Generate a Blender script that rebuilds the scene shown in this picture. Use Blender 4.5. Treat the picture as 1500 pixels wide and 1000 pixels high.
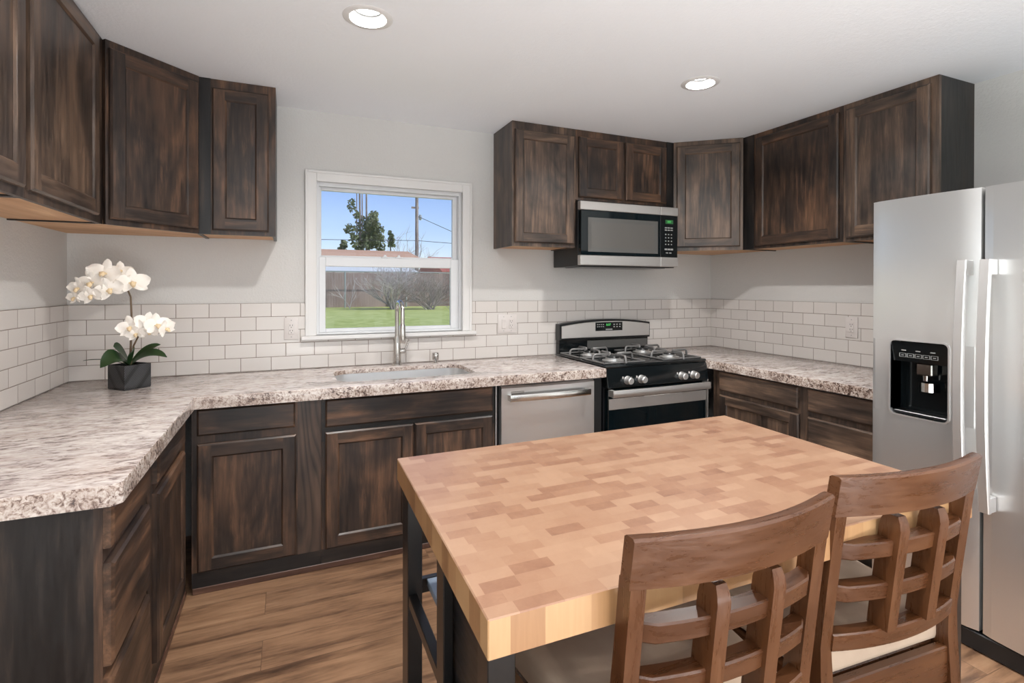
import bpy, bmesh, math, random
from math import radians as rad, sin, cos, pi
from mathutils import Vector, Matrix
random.seed(7)
SC = bpy.context.scene
COL = SC.collection
for o in list(bpy.data.objects):
    bpy.data.objects.remove(o)

# ------------------------------------------------------------------ camera
W, H = 4.403, 2.494            # room width (x) and ceiling height; window wall is y = 0
CAM = Vector((1.066, -3.403, 1.4123))
yaw, pitch, roll, F_PX = rad(23.38), rad(-0.2603), rad(0.0997), 755.9
fwd = Vector((sin(yaw)*cos(pitch), cos(yaw)*cos(pitch), sin(pitch)))
rt = Vector((cos(yaw), -sin(yaw), 0)); up = rt.cross(fwd)
r2 = rt*cos(roll) + up*sin(roll); u2 = -rt*sin(roll) + up*cos(roll)
cam_d = bpy.data.cameras.new('camera'); cam = bpy.data.objects.new('camera', cam_d); COL.objects.link(cam)
m = Matrix.Identity(4)
for i in range(3):
    m[i][0] = r2[i]; m[i][1] = u2[i]; m[i][2] = -fwd[i]; m[i][3] = CAM[i]
cam.matrix_world = m
cam_d.sensor_fit = 'HORIZONTAL'; cam_d.sensor_width = 36.0
cam_d.lens = 36.0*F_PX/1500.0
cam_d.shift_x = 0.0; cam_d.shift_y = -76.06/1500.0
cam_d.clip_start = 0.02; cam_d.clip_end = 500
SC.camera = cam

# ------------------------------------------------------------------ world, sun, exposure
world = bpy.data.worlds.new('sky'); SC.world = world; world.use_nodes = True
wn = world.node_tree; wn.nodes.clear()
sky = wn.nodes.new('ShaderNodeTexSky'); sky.sky_type = 'NISHITA'
sky.sun_disc = False; sky.sun_elevation = rad(42); sky.sun_rotation = rad(115)
sky.altitude = 100; sky.air_density = 1.0; sky.dust_density = 0.15; sky.ozone_density = 4.0
bg = wn.nodes.new('ShaderNodeBackground'); bg.inputs[1].default_value = 0.185
wo = wn.nodes.new('ShaderNodeOutputWorld')
tint = wn.nodes.new('ShaderNodeMix'); tint.data_type = 'RGBA'; tint.blend_type = 'MULTIPLY'; tint.inputs[0].default_value = 1; tint.inputs[7].default_value = (1, .88, 1, 1)
wn.links.new(sky.outputs[0], tint.inputs[6]); wn.links.new(tint.outputs[2], bg.inputs[0]); wn.links.new(bg.outputs[0], wo.inputs[0])
sun_d = bpy.data.lights.new('sun', 'SUN'); sun = bpy.data.objects.new('sun', sun_d); COL.objects.link(sun)
sun_d.energy = 3.4; sun_d.angle = rad(0.6); sun_d.color = (1.0, 0.96, 0.9)
sun.rotation_euler = Vector((-0.8, 0.5, -0.85)).to_track_quat('-Z', 'Y').to_euler()
LAMP_W = 21.0
def area(name, loc, direction, sx, sy, watts, col):
    d = bpy.data.lights.new(name, 'AREA'); d.shape = 'RECTANGLE'; d.size = sx; d.size_y = sy; d.energy = watts; d.color = col
    o = bpy.data.objects.new(name, d); COL.objects.link(o); o.location = loc
    o.rotation_euler = Vector(direction).to_track_quat('-Z', 'Y').to_euler(); return o
area('patio_fill', (-.22, -4.5, 1.1), (1, 0, 0), 2.1, 1.95, 40, (.94, .97, 1.0))       # added area light, daylight fill at the invented patio door
area('glass_wall_fill', (2.2, -6.25, 1.1), (0, 1, 0), 3.2, 1.95, 48, (.94, .97, 1.0))  # added area light, daylight fill outside the invented glass wall
area('bounce_fill', (1.9, -4.6, .35), (0, .0, 1), 1.8, 1.2, 140, (.94, .975, 1))         # added fill light aimed up, standing in for a bounced flash
SC.view_settings.view_transform = 'Standard'
SC.view_settings.look = 'None'
SC.view_settings.exposure = -0.04
SC.view_settings.gamma = 1.0
SC.view_settings.use_curve_mapping = False

# ------------------------------------------------------------------ materials
def new_mat(name):
    m = bpy.data.materials.new(name); m.use_nodes = True
    nt = m.node_tree; nt.nodes.clear()
    out = nt.nodes.new('ShaderNodeOutputMaterial')
    p = nt.nodes.new('ShaderNodeBsdfPrincipled')
    nt.links.new(p.outputs[0], out.inputs[0])
    return m, nt, p, out
def srgb(r, g, b):
    f = lambda c: (c/255/12.92) if c/255 <= .04045 else ((c/255+.055)/1.055)**2.4
    return (f(r), f(g), f(b), 1)
def nd(nt, t, **kw):
    n = nt.nodes.new(t)
    for k, v in kw.items():
        if hasattr(n, k): setattr(n, k, v)
    return n
def L(nt, a, b): nt.links.new(a, b)
def coords(nt, scale=(1,1,1), rot=(0,0,0), loc=(0,0,0), rnd=0.0, world=False):
    if world:
        g = nd(nt, 'ShaderNodeNewGeometry'); src = g.outputs['Position']
    else:
        tc = nd(nt, 'ShaderNodeTexCoord'); src = tc.outputs['Object']
    if rnd:
        oi = nd(nt, 'ShaderNodeObjectInfo')
        mu = nd(nt, 'ShaderNodeVectorMath', operation='MULTIPLY_ADD')
        mu.inputs[1].default_value = (rnd, rnd*1.37, rnd*.73)
        L(nt, oi.outputs['Random'], mu.inputs[0]); L(nt, src, mu.inputs[2]); src = mu.outputs[0]
    mp = nd(nt, 'ShaderNodeMapping')
    mp.inputs['Scale'].default_value = scale; mp.inputs['Rotation'].default_value = rot; mp.inputs['Location'].default_value = loc
    L(nt, src, mp.inputs[0])
    return mp.outputs[0]
def noise(nt, vec, scale, detail=3, rough=.5, dist=0):
    n = nd(nt, 'ShaderNodeTexNoise'); n.inputs['Scale'].default_value = scale; n.inputs['Detail'].default_value = detail
    n.inputs['Roughness'].default_value = rough; n.inputs['Distortion'].default_value = dist
    L(nt, vec, n.inputs['Vector']); return n.outputs[0]
def ramp(nt, fac, stops, interp='LINEAR'):
    r = nd(nt, 'ShaderNodeValToRGB'); r.color_ramp.interpolation = interp
    el = r.color_ramp.elements
    while len(el) < len(stops): el.new(0.5)
    for e, (p, c) in zip(el, stops):
        e.position = p; e.color = c if len(c) == 4 else (*c, 1)
    L(nt, fac, r.inputs[0]); return r.outputs[0]
def mixc(nt, fac, a, b, mode='MIX'):
    x = nd(nt, 'ShaderNodeMix', data_type='RGBA', blend_type=mode)
    for s, v in ((x.inputs[0], fac), (x.inputs[6], a), (x.inputs[7], b)):
        if hasattr(v, 'links'): L(nt, v, s)
        elif isinstance(v, (int, float)): s.default_value = v
        else: s.default_value = v if len(v) == 4 else (*v, 1)
    return x.outputs[2]
def math_(nt, op, a, b=None, c=None):
    x = nd(nt, 'ShaderNodeMath', operation=op)
    for s, v in zip(x.inputs, (a, b, c)):
        if v is None: continue
        if hasattr(v, 'links'): L(nt, v, s)
        else: s.default_value = v
    return x.outputs[0]
def bump(nt, p, h, strength=.2, dist=.002):
    b = nd(nt, 'ShaderNodeBump'); b.inputs['Strength'].default_value = strength; b.inputs['Distance'].default_value = dist
    L(nt, h, b.inputs['Height']); L(nt, b.outputs[0], p.inputs['Normal'])
def simple(name, col, rough=.5, metal=0, spec=.5, coat=0, emit=None, es=0):
    m, nt, p, o = new_mat(name)
    p.inputs['Base Color'].default_value = col if len(col) == 4 else (*col, 1)
    p.inputs['Roughness'].default_value = rough; p.inputs['Metallic'].default_value = metal
    p.inputs['Specular IOR Level'].default_value = spec; p.inputs['Coat Weight'].default_value = coat
    if emit:
        p.inputs['Emission Color'].default_value = (*emit, 1) if len(emit) == 3 else emit
        p.inputs['Emission Strength'].default_value = es
    return m

def stained_oak(name, axis, dark, mid, light, wear=.5, rough=.38, rings=9.0, rnd=9.0, cath=.15):
    """dark stained oak, grain running along the given axis, rubbed through in places"""
    m, nt, p, o = new_mat(name)
    st = {'x': (.09, 1, 1), 'y': (1, .09, 1), 'z': (1, 1, .09)}[axis]
    v = coords(nt, st, rnd=rnd)
    K = lambda f, a, b: ramp(nt, f, [(a, (0,0,0)), (b, (1,1,1))])
    fine_raw = noise(nt, v, 62, 5, .68, .3)
    fine = K(fine_raw, .36, .64)
    st2 = {'x': (.14, 1, 1), 'y': (1, .14, 1), 'z': (1, 1, .14)}[axis]
    v2 = coords(nt, st2, rnd=rnd)
    field = noise(nt, v2, 3.6, 2, .4, .25)
    ring = math_(nt, 'FRACT', math_(nt, 'MULTIPLY', field, rings*1.5))
    ringl = ramp(nt, ring, [(0, (.05,)*3), (.16, (.7,)*3), (.6, (1,)*3), (1, (.1,)*3)])
    v3 = coords(nt, {'x': (.6,1,1), 'y': (1,.6,1), 'z': (1,1,.6)}[axis], rnd=rnd*1.7)
    blot = K(noise(nt, v3, 4.2, 3, .55, .5), .38, .64)
    streak = K(noise(nt, v, 17, 3, .6), .36, .64)
    g = mixc(nt, .75, fine, ringl, 'MULTIPLY')
    g = mixc(nt, cath, g, ringl)
    tone = math_(nt, 'ADD', math_(nt, 'MULTIPLY', g, .55), math_(nt, 'ADD', math_(nt, 'MULTIPLY', streak, .28), math_(nt, 'MULTIPLY', blot, .17)))
    base = ramp(nt, tone, [(.06, dark), (.52, mid), (1, light)])
    wmask = math_(nt, 'MULTIPLY', blot, math_(nt, 'MULTIPLY_ADD', streak, .6, .4))
    worn = ramp(nt, tone, [(.05, mid), (.62, light), (1, tuple(min(1, c*1.5) for c in light))])
    c = mixc(nt, math_(nt, 'MULTIPLY', wmask, wear), base, worn)
    L(nt, c, p.inputs['Base Color'])
    L(nt, math_(nt, 'MULTIPLY_ADD', fine, .14, rough-.06), p.inputs['Roughness'])
    bump(nt, p, g, .2, .0006)
    return m

OAK_D, OAK_M, OAK_L = (.0075,.0062,.0060), (.038,.024,.018), (.150,.078,.044)
M = {}
for ax in 'xyz':
    M['oak_'+ax] = stained_oak('stained_oak_'+ax, ax, OAK_D, OAK_M, OAK_L, wear=.75)
    M['oakdark_'+ax] = stained_oak('black_stained_oak_'+ax, ax, (.004,.004,.0045), (.012,.011,.011), (.045,.03,.022), wear=.35)
    M['oakup_'+ax] = stained_oak('brown_stained_oak_'+ax, ax, (.013,.010,.009), (.062,.042,.032), (.190,.118,.078), wear=.8, rough=.34)  # lighter oak; sheen of the left upper doors is partly put into its tones
M['stile_z'] = stained_oak('wide_grain_oak', 'z', (.006,.005,.005), (.045,.031,.025), (.105,.066,.046), wear=.45, rings=11, cath=.8)
for ax in 'xyz':
    M['chair_'+ax] = stained_oak('chair_wood_'+ax, ax, (.046,.015,.005), (.074,.026,.009), (.110,.043,.016), wear=.4, rough=.3, rings=2, rnd=5)
M['ply'] = stained_oak('raw_plywood', 'x', (.48,.25,.12), (.62,.36,.19), (.74,.48,.28), wear=.4, rough=.55, rings=5)
M['moulding'] = stained_oak('red_brown_moulding', 'x', (.05,.022,.014), (.095,.045,.03), (.15,.08,.05), wear=.4)

def wall_paint(name, col, scale=90, strength=.6):
    m, nt, p, o = new_mat(name)
    v = coords(nt, world=True)
    n1 = noise(nt, v, scale, 4, .6, .3); n2 = noise(nt, v, scale*.35, 2, .5)
    h = math_(nt, 'ADD', n1, math_(nt, 'MULTIPLY', n2, .6))
    c = mixc(nt, ramp(nt, noise(nt, v, 1.2, 2), [(.3, (0,0,0)), (.7, (1,1,1))]), tuple(x*.97 for x in col[:3]), col)
    L(nt, c, p.inputs['Base Color']); p.inputs['Roughness'].default_value = .75
    p.inputs['Specular IOR Level'].default_value = .3
    bump(nt, p, h, strength, .004)
    return m
M['wall'] = wall_paint('grey_wall_paint', srgb(211,209,206))
M['ceil'] = wall_paint('ceiling_paint', srgb(244,246,249), 75, .4)
M['white'] = simple('white_trim_paint', srgb(222,220,218), .35)
M['baffle'] = simple('grey_lamp_baffle', (.10,.10,.098), .5)
M['vinyl'] = simple('white_vinyl', srgb(220,221,223), .3)
M['plastic'] = simple('white_plastic', srgb(214,207,203), .3)
M['slot'] = simple('dark_slot', (.02,.02,.02), .6)

# floor planks
def floor_mat():
    m, nt, p, o = new_mat('oak_plank_floor')
    v = coords(nt)
    b = nd(nt, 'ShaderNodeTexBrick'); b.offset = .37; b.offset_frequency = 2; b.squash = 1
    b.inputs['Scale'].default_value = 1; b.inputs['Brick Width'].default_value = 1.22; b.inputs['Row Height'].default_value = .178
    b.inputs['Mortar Size'].default_value = .0012; b.inputs['Mortar Smooth'].default_value = .2; b.inputs['Bias'].default_value = 0
    b.inputs['Color1'].default_value = (0,0,0,1); b.inputs['Color2'].default_value = (1,1,1,1); b.inputs['Mortar'].default_value = (.5,.5,.5,1)
    mp = nd(nt, 'ShaderNodeMapping'); mp.inputs['Location'].default_value = (.25, .055, 0); L(nt, v, mp.inputs[0])
    L(nt, mp.outputs[0], b.inputs['Vector'])
    sh = nd(nt, 'ShaderNodeVectorMath', operation='MULTIPLY_ADD'); sh.inputs[1].default_value = (7,3,0)
    L(nt, b.outputs['Color'], sh.inputs[0]); L(nt, v, sh.inputs[2])
    mg = nd(nt, 'ShaderNodeMapping'); mg.inputs['Scale'].default_value = (.13,1,1); L(nt, sh.outputs[0], mg.inputs[0])
    g1 = noise(nt, mg.outputs[0], 14, 5, .6, .6); g2 = noise(nt, mg.outputs[0], 70, 4, .6); g3 = noise(nt, mg.outputs[0], 5, 3, .55, 1.2)
    t = math_(nt, 'ADD', math_(nt, 'MULTIPLY', g1, .5), math_(nt, 'ADD', math_(nt, 'MULTIPLY', g2, .22), math_(nt, 'MULTIPLY', g3, .36)))
    c = ramp(nt, t, [(.34, srgb(58,42,32)), (.45, srgb(102,77,59)), (.56, srgb(142,111,86)), (.74, srgb(168,136,108))])
    c = mixc(nt, .22, c, mixc(nt, b.outputs['Color'], srgb(120,90,68), srgb(200,170,140)), 'SOFT_LIGHT')
    c = mixc(nt, math_(nt, 'MULTIPLY', b.outputs['Fac'], .6), c, srgb(60,42,32))
    L(nt, c, p.inputs['Base Color']); p.inputs['Roughness'].default_value = .38
    bump(nt, p, math_(nt, 'SUBTRACT', math_(nt, 'MULTIPLY', g2, .3), b.outputs['Fac']), .25, .001)
    return m
M['floor'] = floor_mat()

def tile_mat(name, axis, off):
    m, nt, p, o = new_mat(name)
    tc = nd(nt, 'ShaderNodeNewGeometry'); sp = nd(nt, 'ShaderNodeSeparateXYZ'); L(nt, tc.outputs['Position'], sp.inputs[0])
    cb = nd(nt, 'ShaderNodeCombineXYZ')
    L(nt, math_(nt, 'ADD', sp.outputs['xy'.index(axis)], -off), cb.inputs[0]); L(nt, math_(nt, 'ADD', sp.outputs[2], -.914), cb.inputs[1])
    b = nd(nt, 'ShaderNodeTexBrick'); b.offset = .5; b.offset_frequency = 2
    b.inputs['Scale'].default_value = 1; b.inputs['Brick Width'].default_value = .161; b.inputs['Row Height'].default_value = .0801
    b.inputs['Mortar Size'].default_value = .0016; b.inputs['Mortar Smooth'].default_value = .15
    b.inputs['Color1'].default_value = srgb(208,202,197); b.inputs['Color2'].default_value = srgb(214,208,203); b.inputs['Mortar'].default_value = srgb(128,114,104)
    L(nt, cb.outputs[0], b.inputs['Vector']); L(nt, b.outputs['Color'], p.inputs['Base Color'])
    L(nt, math_(nt, 'MULTIPLY_ADD', b.outputs['Fac'], .6, .16), p.inputs['Roughness'])
    b2 = nd(nt, 'ShaderNodeTexBrick'); b2.offset = .5
    for k in ('Scale','Brick Width','Row Height'): b2.inputs[k].default_value = b.inputs[k].default_value
    b2.inputs['Mortar Size'].default_value = .004; b2.inputs['Mortar Smooth'].default_value = 1
    L(nt, cb.outputs[0], b2.inputs['Vector'])
    bump(nt, p, math_(nt, 'MULTIPLY', b2.outputs['Fac'], -1), .5, .002)
    return m
M['tile_back'] = tile_mat('subway_tile_back', 'x', .083)
M['tile_left'] = tile_mat('subway_tile_left', 'y', -.157)
M['tile_right'] = tile_mat('subway_tile_right', 'y', -.072)

def granite(name, edge=False):
    m, nt, p, o = new_mat(name)
    if edge: v = coords(nt, (1,1,1), world=True)
    else: v = coords(nt, (.42,1,1), rot=(0,0,rad(-8)), world=True)
    n1 = noise(nt, v, 42 if not edge else 75, 5, .68, .9); n2 = noise(nt, v, 9, 4, .6, .8); n3 = noise(nt, v, 150, 3, .6); n4 = noise(nt, v, 2.2, 2, .5)
    t = math_(nt, 'ADD', math_(nt, 'MULTIPLY', n1, .62), math_(nt, 'ADD', math_(nt, 'MULTIPLY', n2, .28), math_(nt, 'MULTIPLY', n3, .14)))
    if edge:
        c = ramp(nt, t, [(.39, srgb(34,30,32)), (.46, srgb(104,80,68)), (.52, srgb(186,168,156)), (.62, srgb(222,213,205))])
    else:
        c = ramp(nt, t, [(.36, srgb(62,56,60)), (.44, srgb(132,118,114)), (.50, srgb(190,178,172)), (.62, srgb(222,214,209))])
    v2 = coords(nt, (.5,1,1), world=True, loc=(3,1,0))
    br = ramp(nt, noise(nt, v2, 16, 4, .6, .5), [(.5, (0,0,0)), (.66, (1,1,1))])
    c = mixc(nt, math_(nt, 'MULTIPLY', br, .28), c, srgb(156,128,110))
    c = mixc(nt, math_(nt, 'MULTIPLY', ramp(nt, n4, [(.4,(0,0,0)),(.65,(1,1,1))]), .25), c, srgb(170,160,158))
    L(nt, c, p.inputs['Base Color']); p.inputs['Roughness'].default_value = .14
    return m
M['granite'] = granite('speckled_granite'); M['granite_edge'] = granite('speckled_granite_edge', True)

def butcher_top():
    m, nt, p, o = new_mat('butcher_block_top')
    v = coords(nt)
    b = nd(nt, 'ShaderNodeTexBrick'); b.offset = .43; b.offset_frequency = 2; b.squash = 1.2; b.squash_frequency = 3
    b.inputs['Scale'].default_value = 1; b.inputs['Brick Width'].default_value = .066; b.inputs['Row Height'].default_value = .033
    b.inputs['Mortar Size'].default_value = .0002; b.inputs['Bias'].default_value = 0
    b.inputs['Color1'].default_value = (0,0,0,1); b.inputs['Color2'].default_value = (1,1,1,1); b.inputs['Mortar'].default_value = (.4,.4,.4,1)
    L(nt, v, b.inputs['Vector'])
    sh = nd(nt, 'ShaderNodeVectorMath', operation='MULTIPLY_ADD'); sh.inputs[1].default_value = (5,9,0)
    L(nt, b.outputs['Color'], sh.inputs[0]); L(nt, v, sh.inputs[2])
    g = noise(nt, sh.outputs[0], 60, 4, .6, 1.5)
    g2 = noise(nt, v, 3.5, 3, .6)
    g3 = noise(nt, v, 26, 2, .5)
    t = math_(nt, 'ADD', math_(nt, 'MULTIPLY', b.outputs['Color'], .62), math_(nt, 'ADD', math_(nt, 'MULTIPLY', g, .22), math_(nt, 'MULTIPLY', g3, .3)))
    c = ramp(nt, t, [(.12, srgb(162,129,104)), (.45, srgb(150,116,92)), (.72, srgb(139,102,79)), (.92, srgb(121,83,63)), (1, srgb(100,66,49))])
    c = mixc(nt, math_(nt, 'MULTIPLY', g2, .3), c, srgb(160,127,102))
    L(nt, c, p.inputs['Base Color']); p.inputs['Roughness'].default_value = .33
    return m
def butcher_side():
    m, nt, p, o = new_mat('butcher_block_side')
    tc = nd(nt, 'ShaderNodeTexCoord'); sp = nd(nt, 'ShaderNodeSeparateXYZ'); L(nt, tc.outputs['Object'], sp.inputs[0])
    s = math_(nt, 'ADD', sp.outputs[0], math_(nt, 'MULTIPLY', sp.outputs[1], 1.0))
    cell = math_(nt, 'FLOOR', math_(nt, 'DIVIDE', math_(nt, 'ADD', s, math_(nt, 'MULTIPLY', math_(nt, 'SINE', math_(nt, 'MULTIPLY', s, 31)), .012)), .062))
    wnz = nd(nt, 'ShaderNodeTexWhiteNoise', noise_dimensions='1D'); L(nt, cell, wnz.inputs['W'])
    v = coords(nt, (1,1,.06)); g = noise(nt, v, 130, 4, .6, .2)
    t = math_(nt, 'ADD', math_(nt, 'MULTIPLY', wnz.outputs[0], .75), math_(nt, 'MULTIPLY', g, .4))
    c = ramp(nt, t, [(.15, srgb(174,136,96)), (.5, srgb(160,120,82)), (.85, srgb(142,103,69)), (1, srgb(110,75,50))])
    L(nt, c, p.inputs['Base Color']); p.inputs['Roughness'].default_value = .4
    return m
M['butcher'] = butcher_top(); M['butcher_side'] = butcher_side()

def steel(name, col=(.74,.735,.725), rough=.30, aniso=.85, axis='z', var=.02):
    m, nt, p, o = new_mat(name)
    p.inputs['Base Color'].default_value = (*col, 1); p.inputs['Metallic'].default_value = .85
    p.inputs['Anisotropic'].default_value = aniso
    t = nd(nt, 'ShaderNodeTangent', direction_type='RADIAL', axis='Z'); L(nt, t.outputs[0], p.inputs['Tangent'])
    bump(nt, p, noise(nt, coords(nt, (1,1,.6)), 2.6, 1, .4), .5, .012)
    v = coords(nt, {'z': (.5,.5,90), 'x': (60,1,1)}[axis]); n = noise(nt, v, 8, 2, .5)
    L(nt, math_(nt, 'MULTIPLY_ADD', n, var, rough-var/2), p.inputs['Roughness'])
    return m
M['steel'] = steel('brushed_steel'); M['steel_dark'] = steel('warm_brushed_steel', (.60,.57,.545), .36)
M['chrome'] = simple('polished_nickel', (.62,.60,.57), .16, 1)
M['handle'] = simple('satin_steel', (.76,.755,.745), .42, .9)
M['sinksteel'] = simple('sink_steel', (.82,.82,.82), .34, 1)
M['black'] = simple('gloss_black', (.006,.008,.009), .12)
M['blacksat'] = simple('satin_black', (.010,.011,.012), .32)
M['iron'] = simple('grey_cast_iron', (.20,.195,.19), .35, .4)
M['blackmetal'] = simple('black_metal', (.009,.0085,.0085), .3, .0)
M['shelf_sheen'] = simple('black_metal_pale_sheen', srgb(150,163,178), .3, .3)  # bright bluish reflection on the black island shelf, put into the base colour
M['glassblack'] = simple('black_glass', (.004,.008,.010), .05)
M['mwscreen'] = simple('grey_screen_glass', (.105,.10,.094), .10)
M['mwbevel'] = simple('screen_bevel', (.10,.098,.094), .15)
M['button'] = simple('grey_print', (.30,.30,.29), .5)
M['green'] = simple('green_digits', (.02,.05,.02), .4, emit=(.10,.75,.16), es=1.0)
M['greendim'] = simple('green_dim', (.01,.02,.01), .4, emit=(.02,.10,.03), es=1.0)
M['lens'] = simple('lamp_lens', (1,1,1), .5, emit=(1,.985,.96), es=6.0)
M['fabric'] = None
def fabric():
    m, nt, p, o = new_mat('taupe_seat_fabric')
    v = coords(nt); n = noise(nt, v, 260, 2, .5); n2 = noise(nt, v, 9, 3, .6)
    c = mixc(nt, n2, srgb(166,142,122), srgb(196,174,152)); L(nt, c, p.inputs['Base Color']); p.inputs['Roughness'].default_value = .8
    bump(nt, p, n, .2, .001); return m
M['fabric'] = fabric()
def petal():
    m, nt, p, o = new_mat('white_petal')
    v = coords(nt); n = noise(nt, v, 30, 2, .5)
    c = mixc(nt, n, srgb(250,240,228), srgb(255,252,246)); L(nt, c, p.inputs['Base Color']); p.inputs['Roughness'].default_value = .55
    p.inputs['Subsurface Weight'].default_value = .0
    return m
M['petal'] = petal(); M['lip'] = simple('petal_lip', srgb(240,216,176), .5)
M['leaf'] = simple('dark_green_leaf', srgb(38,62,34), .3); M['stem'] = simple('brown_stem', srgb(104,84,62), .5)
M['soil'] = simple('dark_soil', srgb(40,34,30), .9)
def pot_mat():
    m, nt, p, o = new_mat('grooved_black_ceramic')
    tc = nd(nt, 'ShaderNodeTexCoord'); sp = nd(nt, 'ShaderNodeSeparateXYZ'); L(nt, tc.outputs['Object'], sp.inputs[0])
    s = math_(nt, 'SUBTRACT', math_(nt, 'ADD', sp.outputs[0], sp.outputs[1]), math_(nt, 'MULTIPLY', sp.outputs[2], .75))
    w = math_(nt, 'SINE', math_(nt, 'MULTIPLY', s, 720)); w2 = math_(nt, 'SINE', math_(nt, 'MULTIPLY', s, 72))
    t = math_(nt, 'ADD', w, math_(nt, 'MULTIPLY', math_(nt, 'POWER', math_(nt, 'MULTIPLY_ADD', w2, .5, .5), 6.0), -3.0))
    c = ramp(nt, math_(nt, 'MULTIPLY_ADD', t, .2, .5), [(.15, (.003,.003,.0035)), (.75, (.06,.06,.064))]); L(nt, c, p.inputs['Base Color'])
    p.inputs['Roughness'].default_value = .4; bump(nt, p, t, .6, .003); return m
M['pot'] = pot_mat()
def win_glass():
    m = bpy.data.materials.new('window_glass'); m.use_nodes = True; nt = m.node_tree; nt.nodes.clear()
    out = nd(nt, 'ShaderNodeOutputMaterial'); t = nd(nt, 'ShaderNodeBsdfTransparent'); g = nd(nt, 'ShaderNodeBsdfGlossy'); g.inputs['Roughness'].default_value = .02
    t.inputs[0].default_value = (.96,.98,.98,1)
    f = nd(nt, 'ShaderNodeFresnel'); f.inputs[0].default_value = 1.22; mx = nd(nt, 'ShaderNodeMixShader')
    L(nt, f.outputs[0], mx.inputs[0]); L(nt, t.outputs[0], mx.inputs[1]); L(nt, g.outputs[0], mx.inputs[2]); L(nt, mx.outputs[0], out.inputs[0])
    return m
M['glass'] = win_glass()
def two_tone(name, a, b, scale=4, rough=.8, stretch=(1,1,1), detail=4):
    m, nt, p, o = new_mat(name); v = coords(nt, stretch, world=True)
    L(nt, mixc(nt, ramp(nt, noise(nt, v, scale, detail, .6), [(.35,(0,0,0)),(.65,(1,1,1))]), a, b), p.inputs['Base Color']); p.inputs['Roughness'].default_value = rough
    return m
M['grass'] = two_tone('lawn_grass', srgb(160,172,86), srgb(196,202,126), 3, .9)
M['tree'] = two_tone('conifer_leaf', srgb(78,92,62), srgb(138,146,104), 2, .8)
M['twig'] = two_tone('bare_twig', srgb(164,152,150), srgb(206,196,192), 2, .8)
M['bark'] = two_tone('bark', srgb(128,116,110), srgb(170,158,150), 5, .8, (1,1,.2))
M['fence'] = two_tone('old_board_fence', srgb(128,106,100), srgb(168,146,138), 1.2, .85, (1,1,.3))
M['galv'] = simple('galvanized_pipe', srgb(170,175,172), .4, .6)
M['roof'] = two_tone('salmon_shingles', srgb(196,150,118), srgb(216,172,140), 6, .8)
M['roofred'] = two_tone('red_shingles', srgb(170,96,84), srgb(190,120,104), 6, .8)
M['roofwhite'] = simple('white_metal_roof', srgb(225,226,222), .5)
M['stucco'] = simple('pale_stucco', srgb(205,198,188), .85)
M['wire'] = simple('black_cable', (.03,.03,.035), .6)

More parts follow.
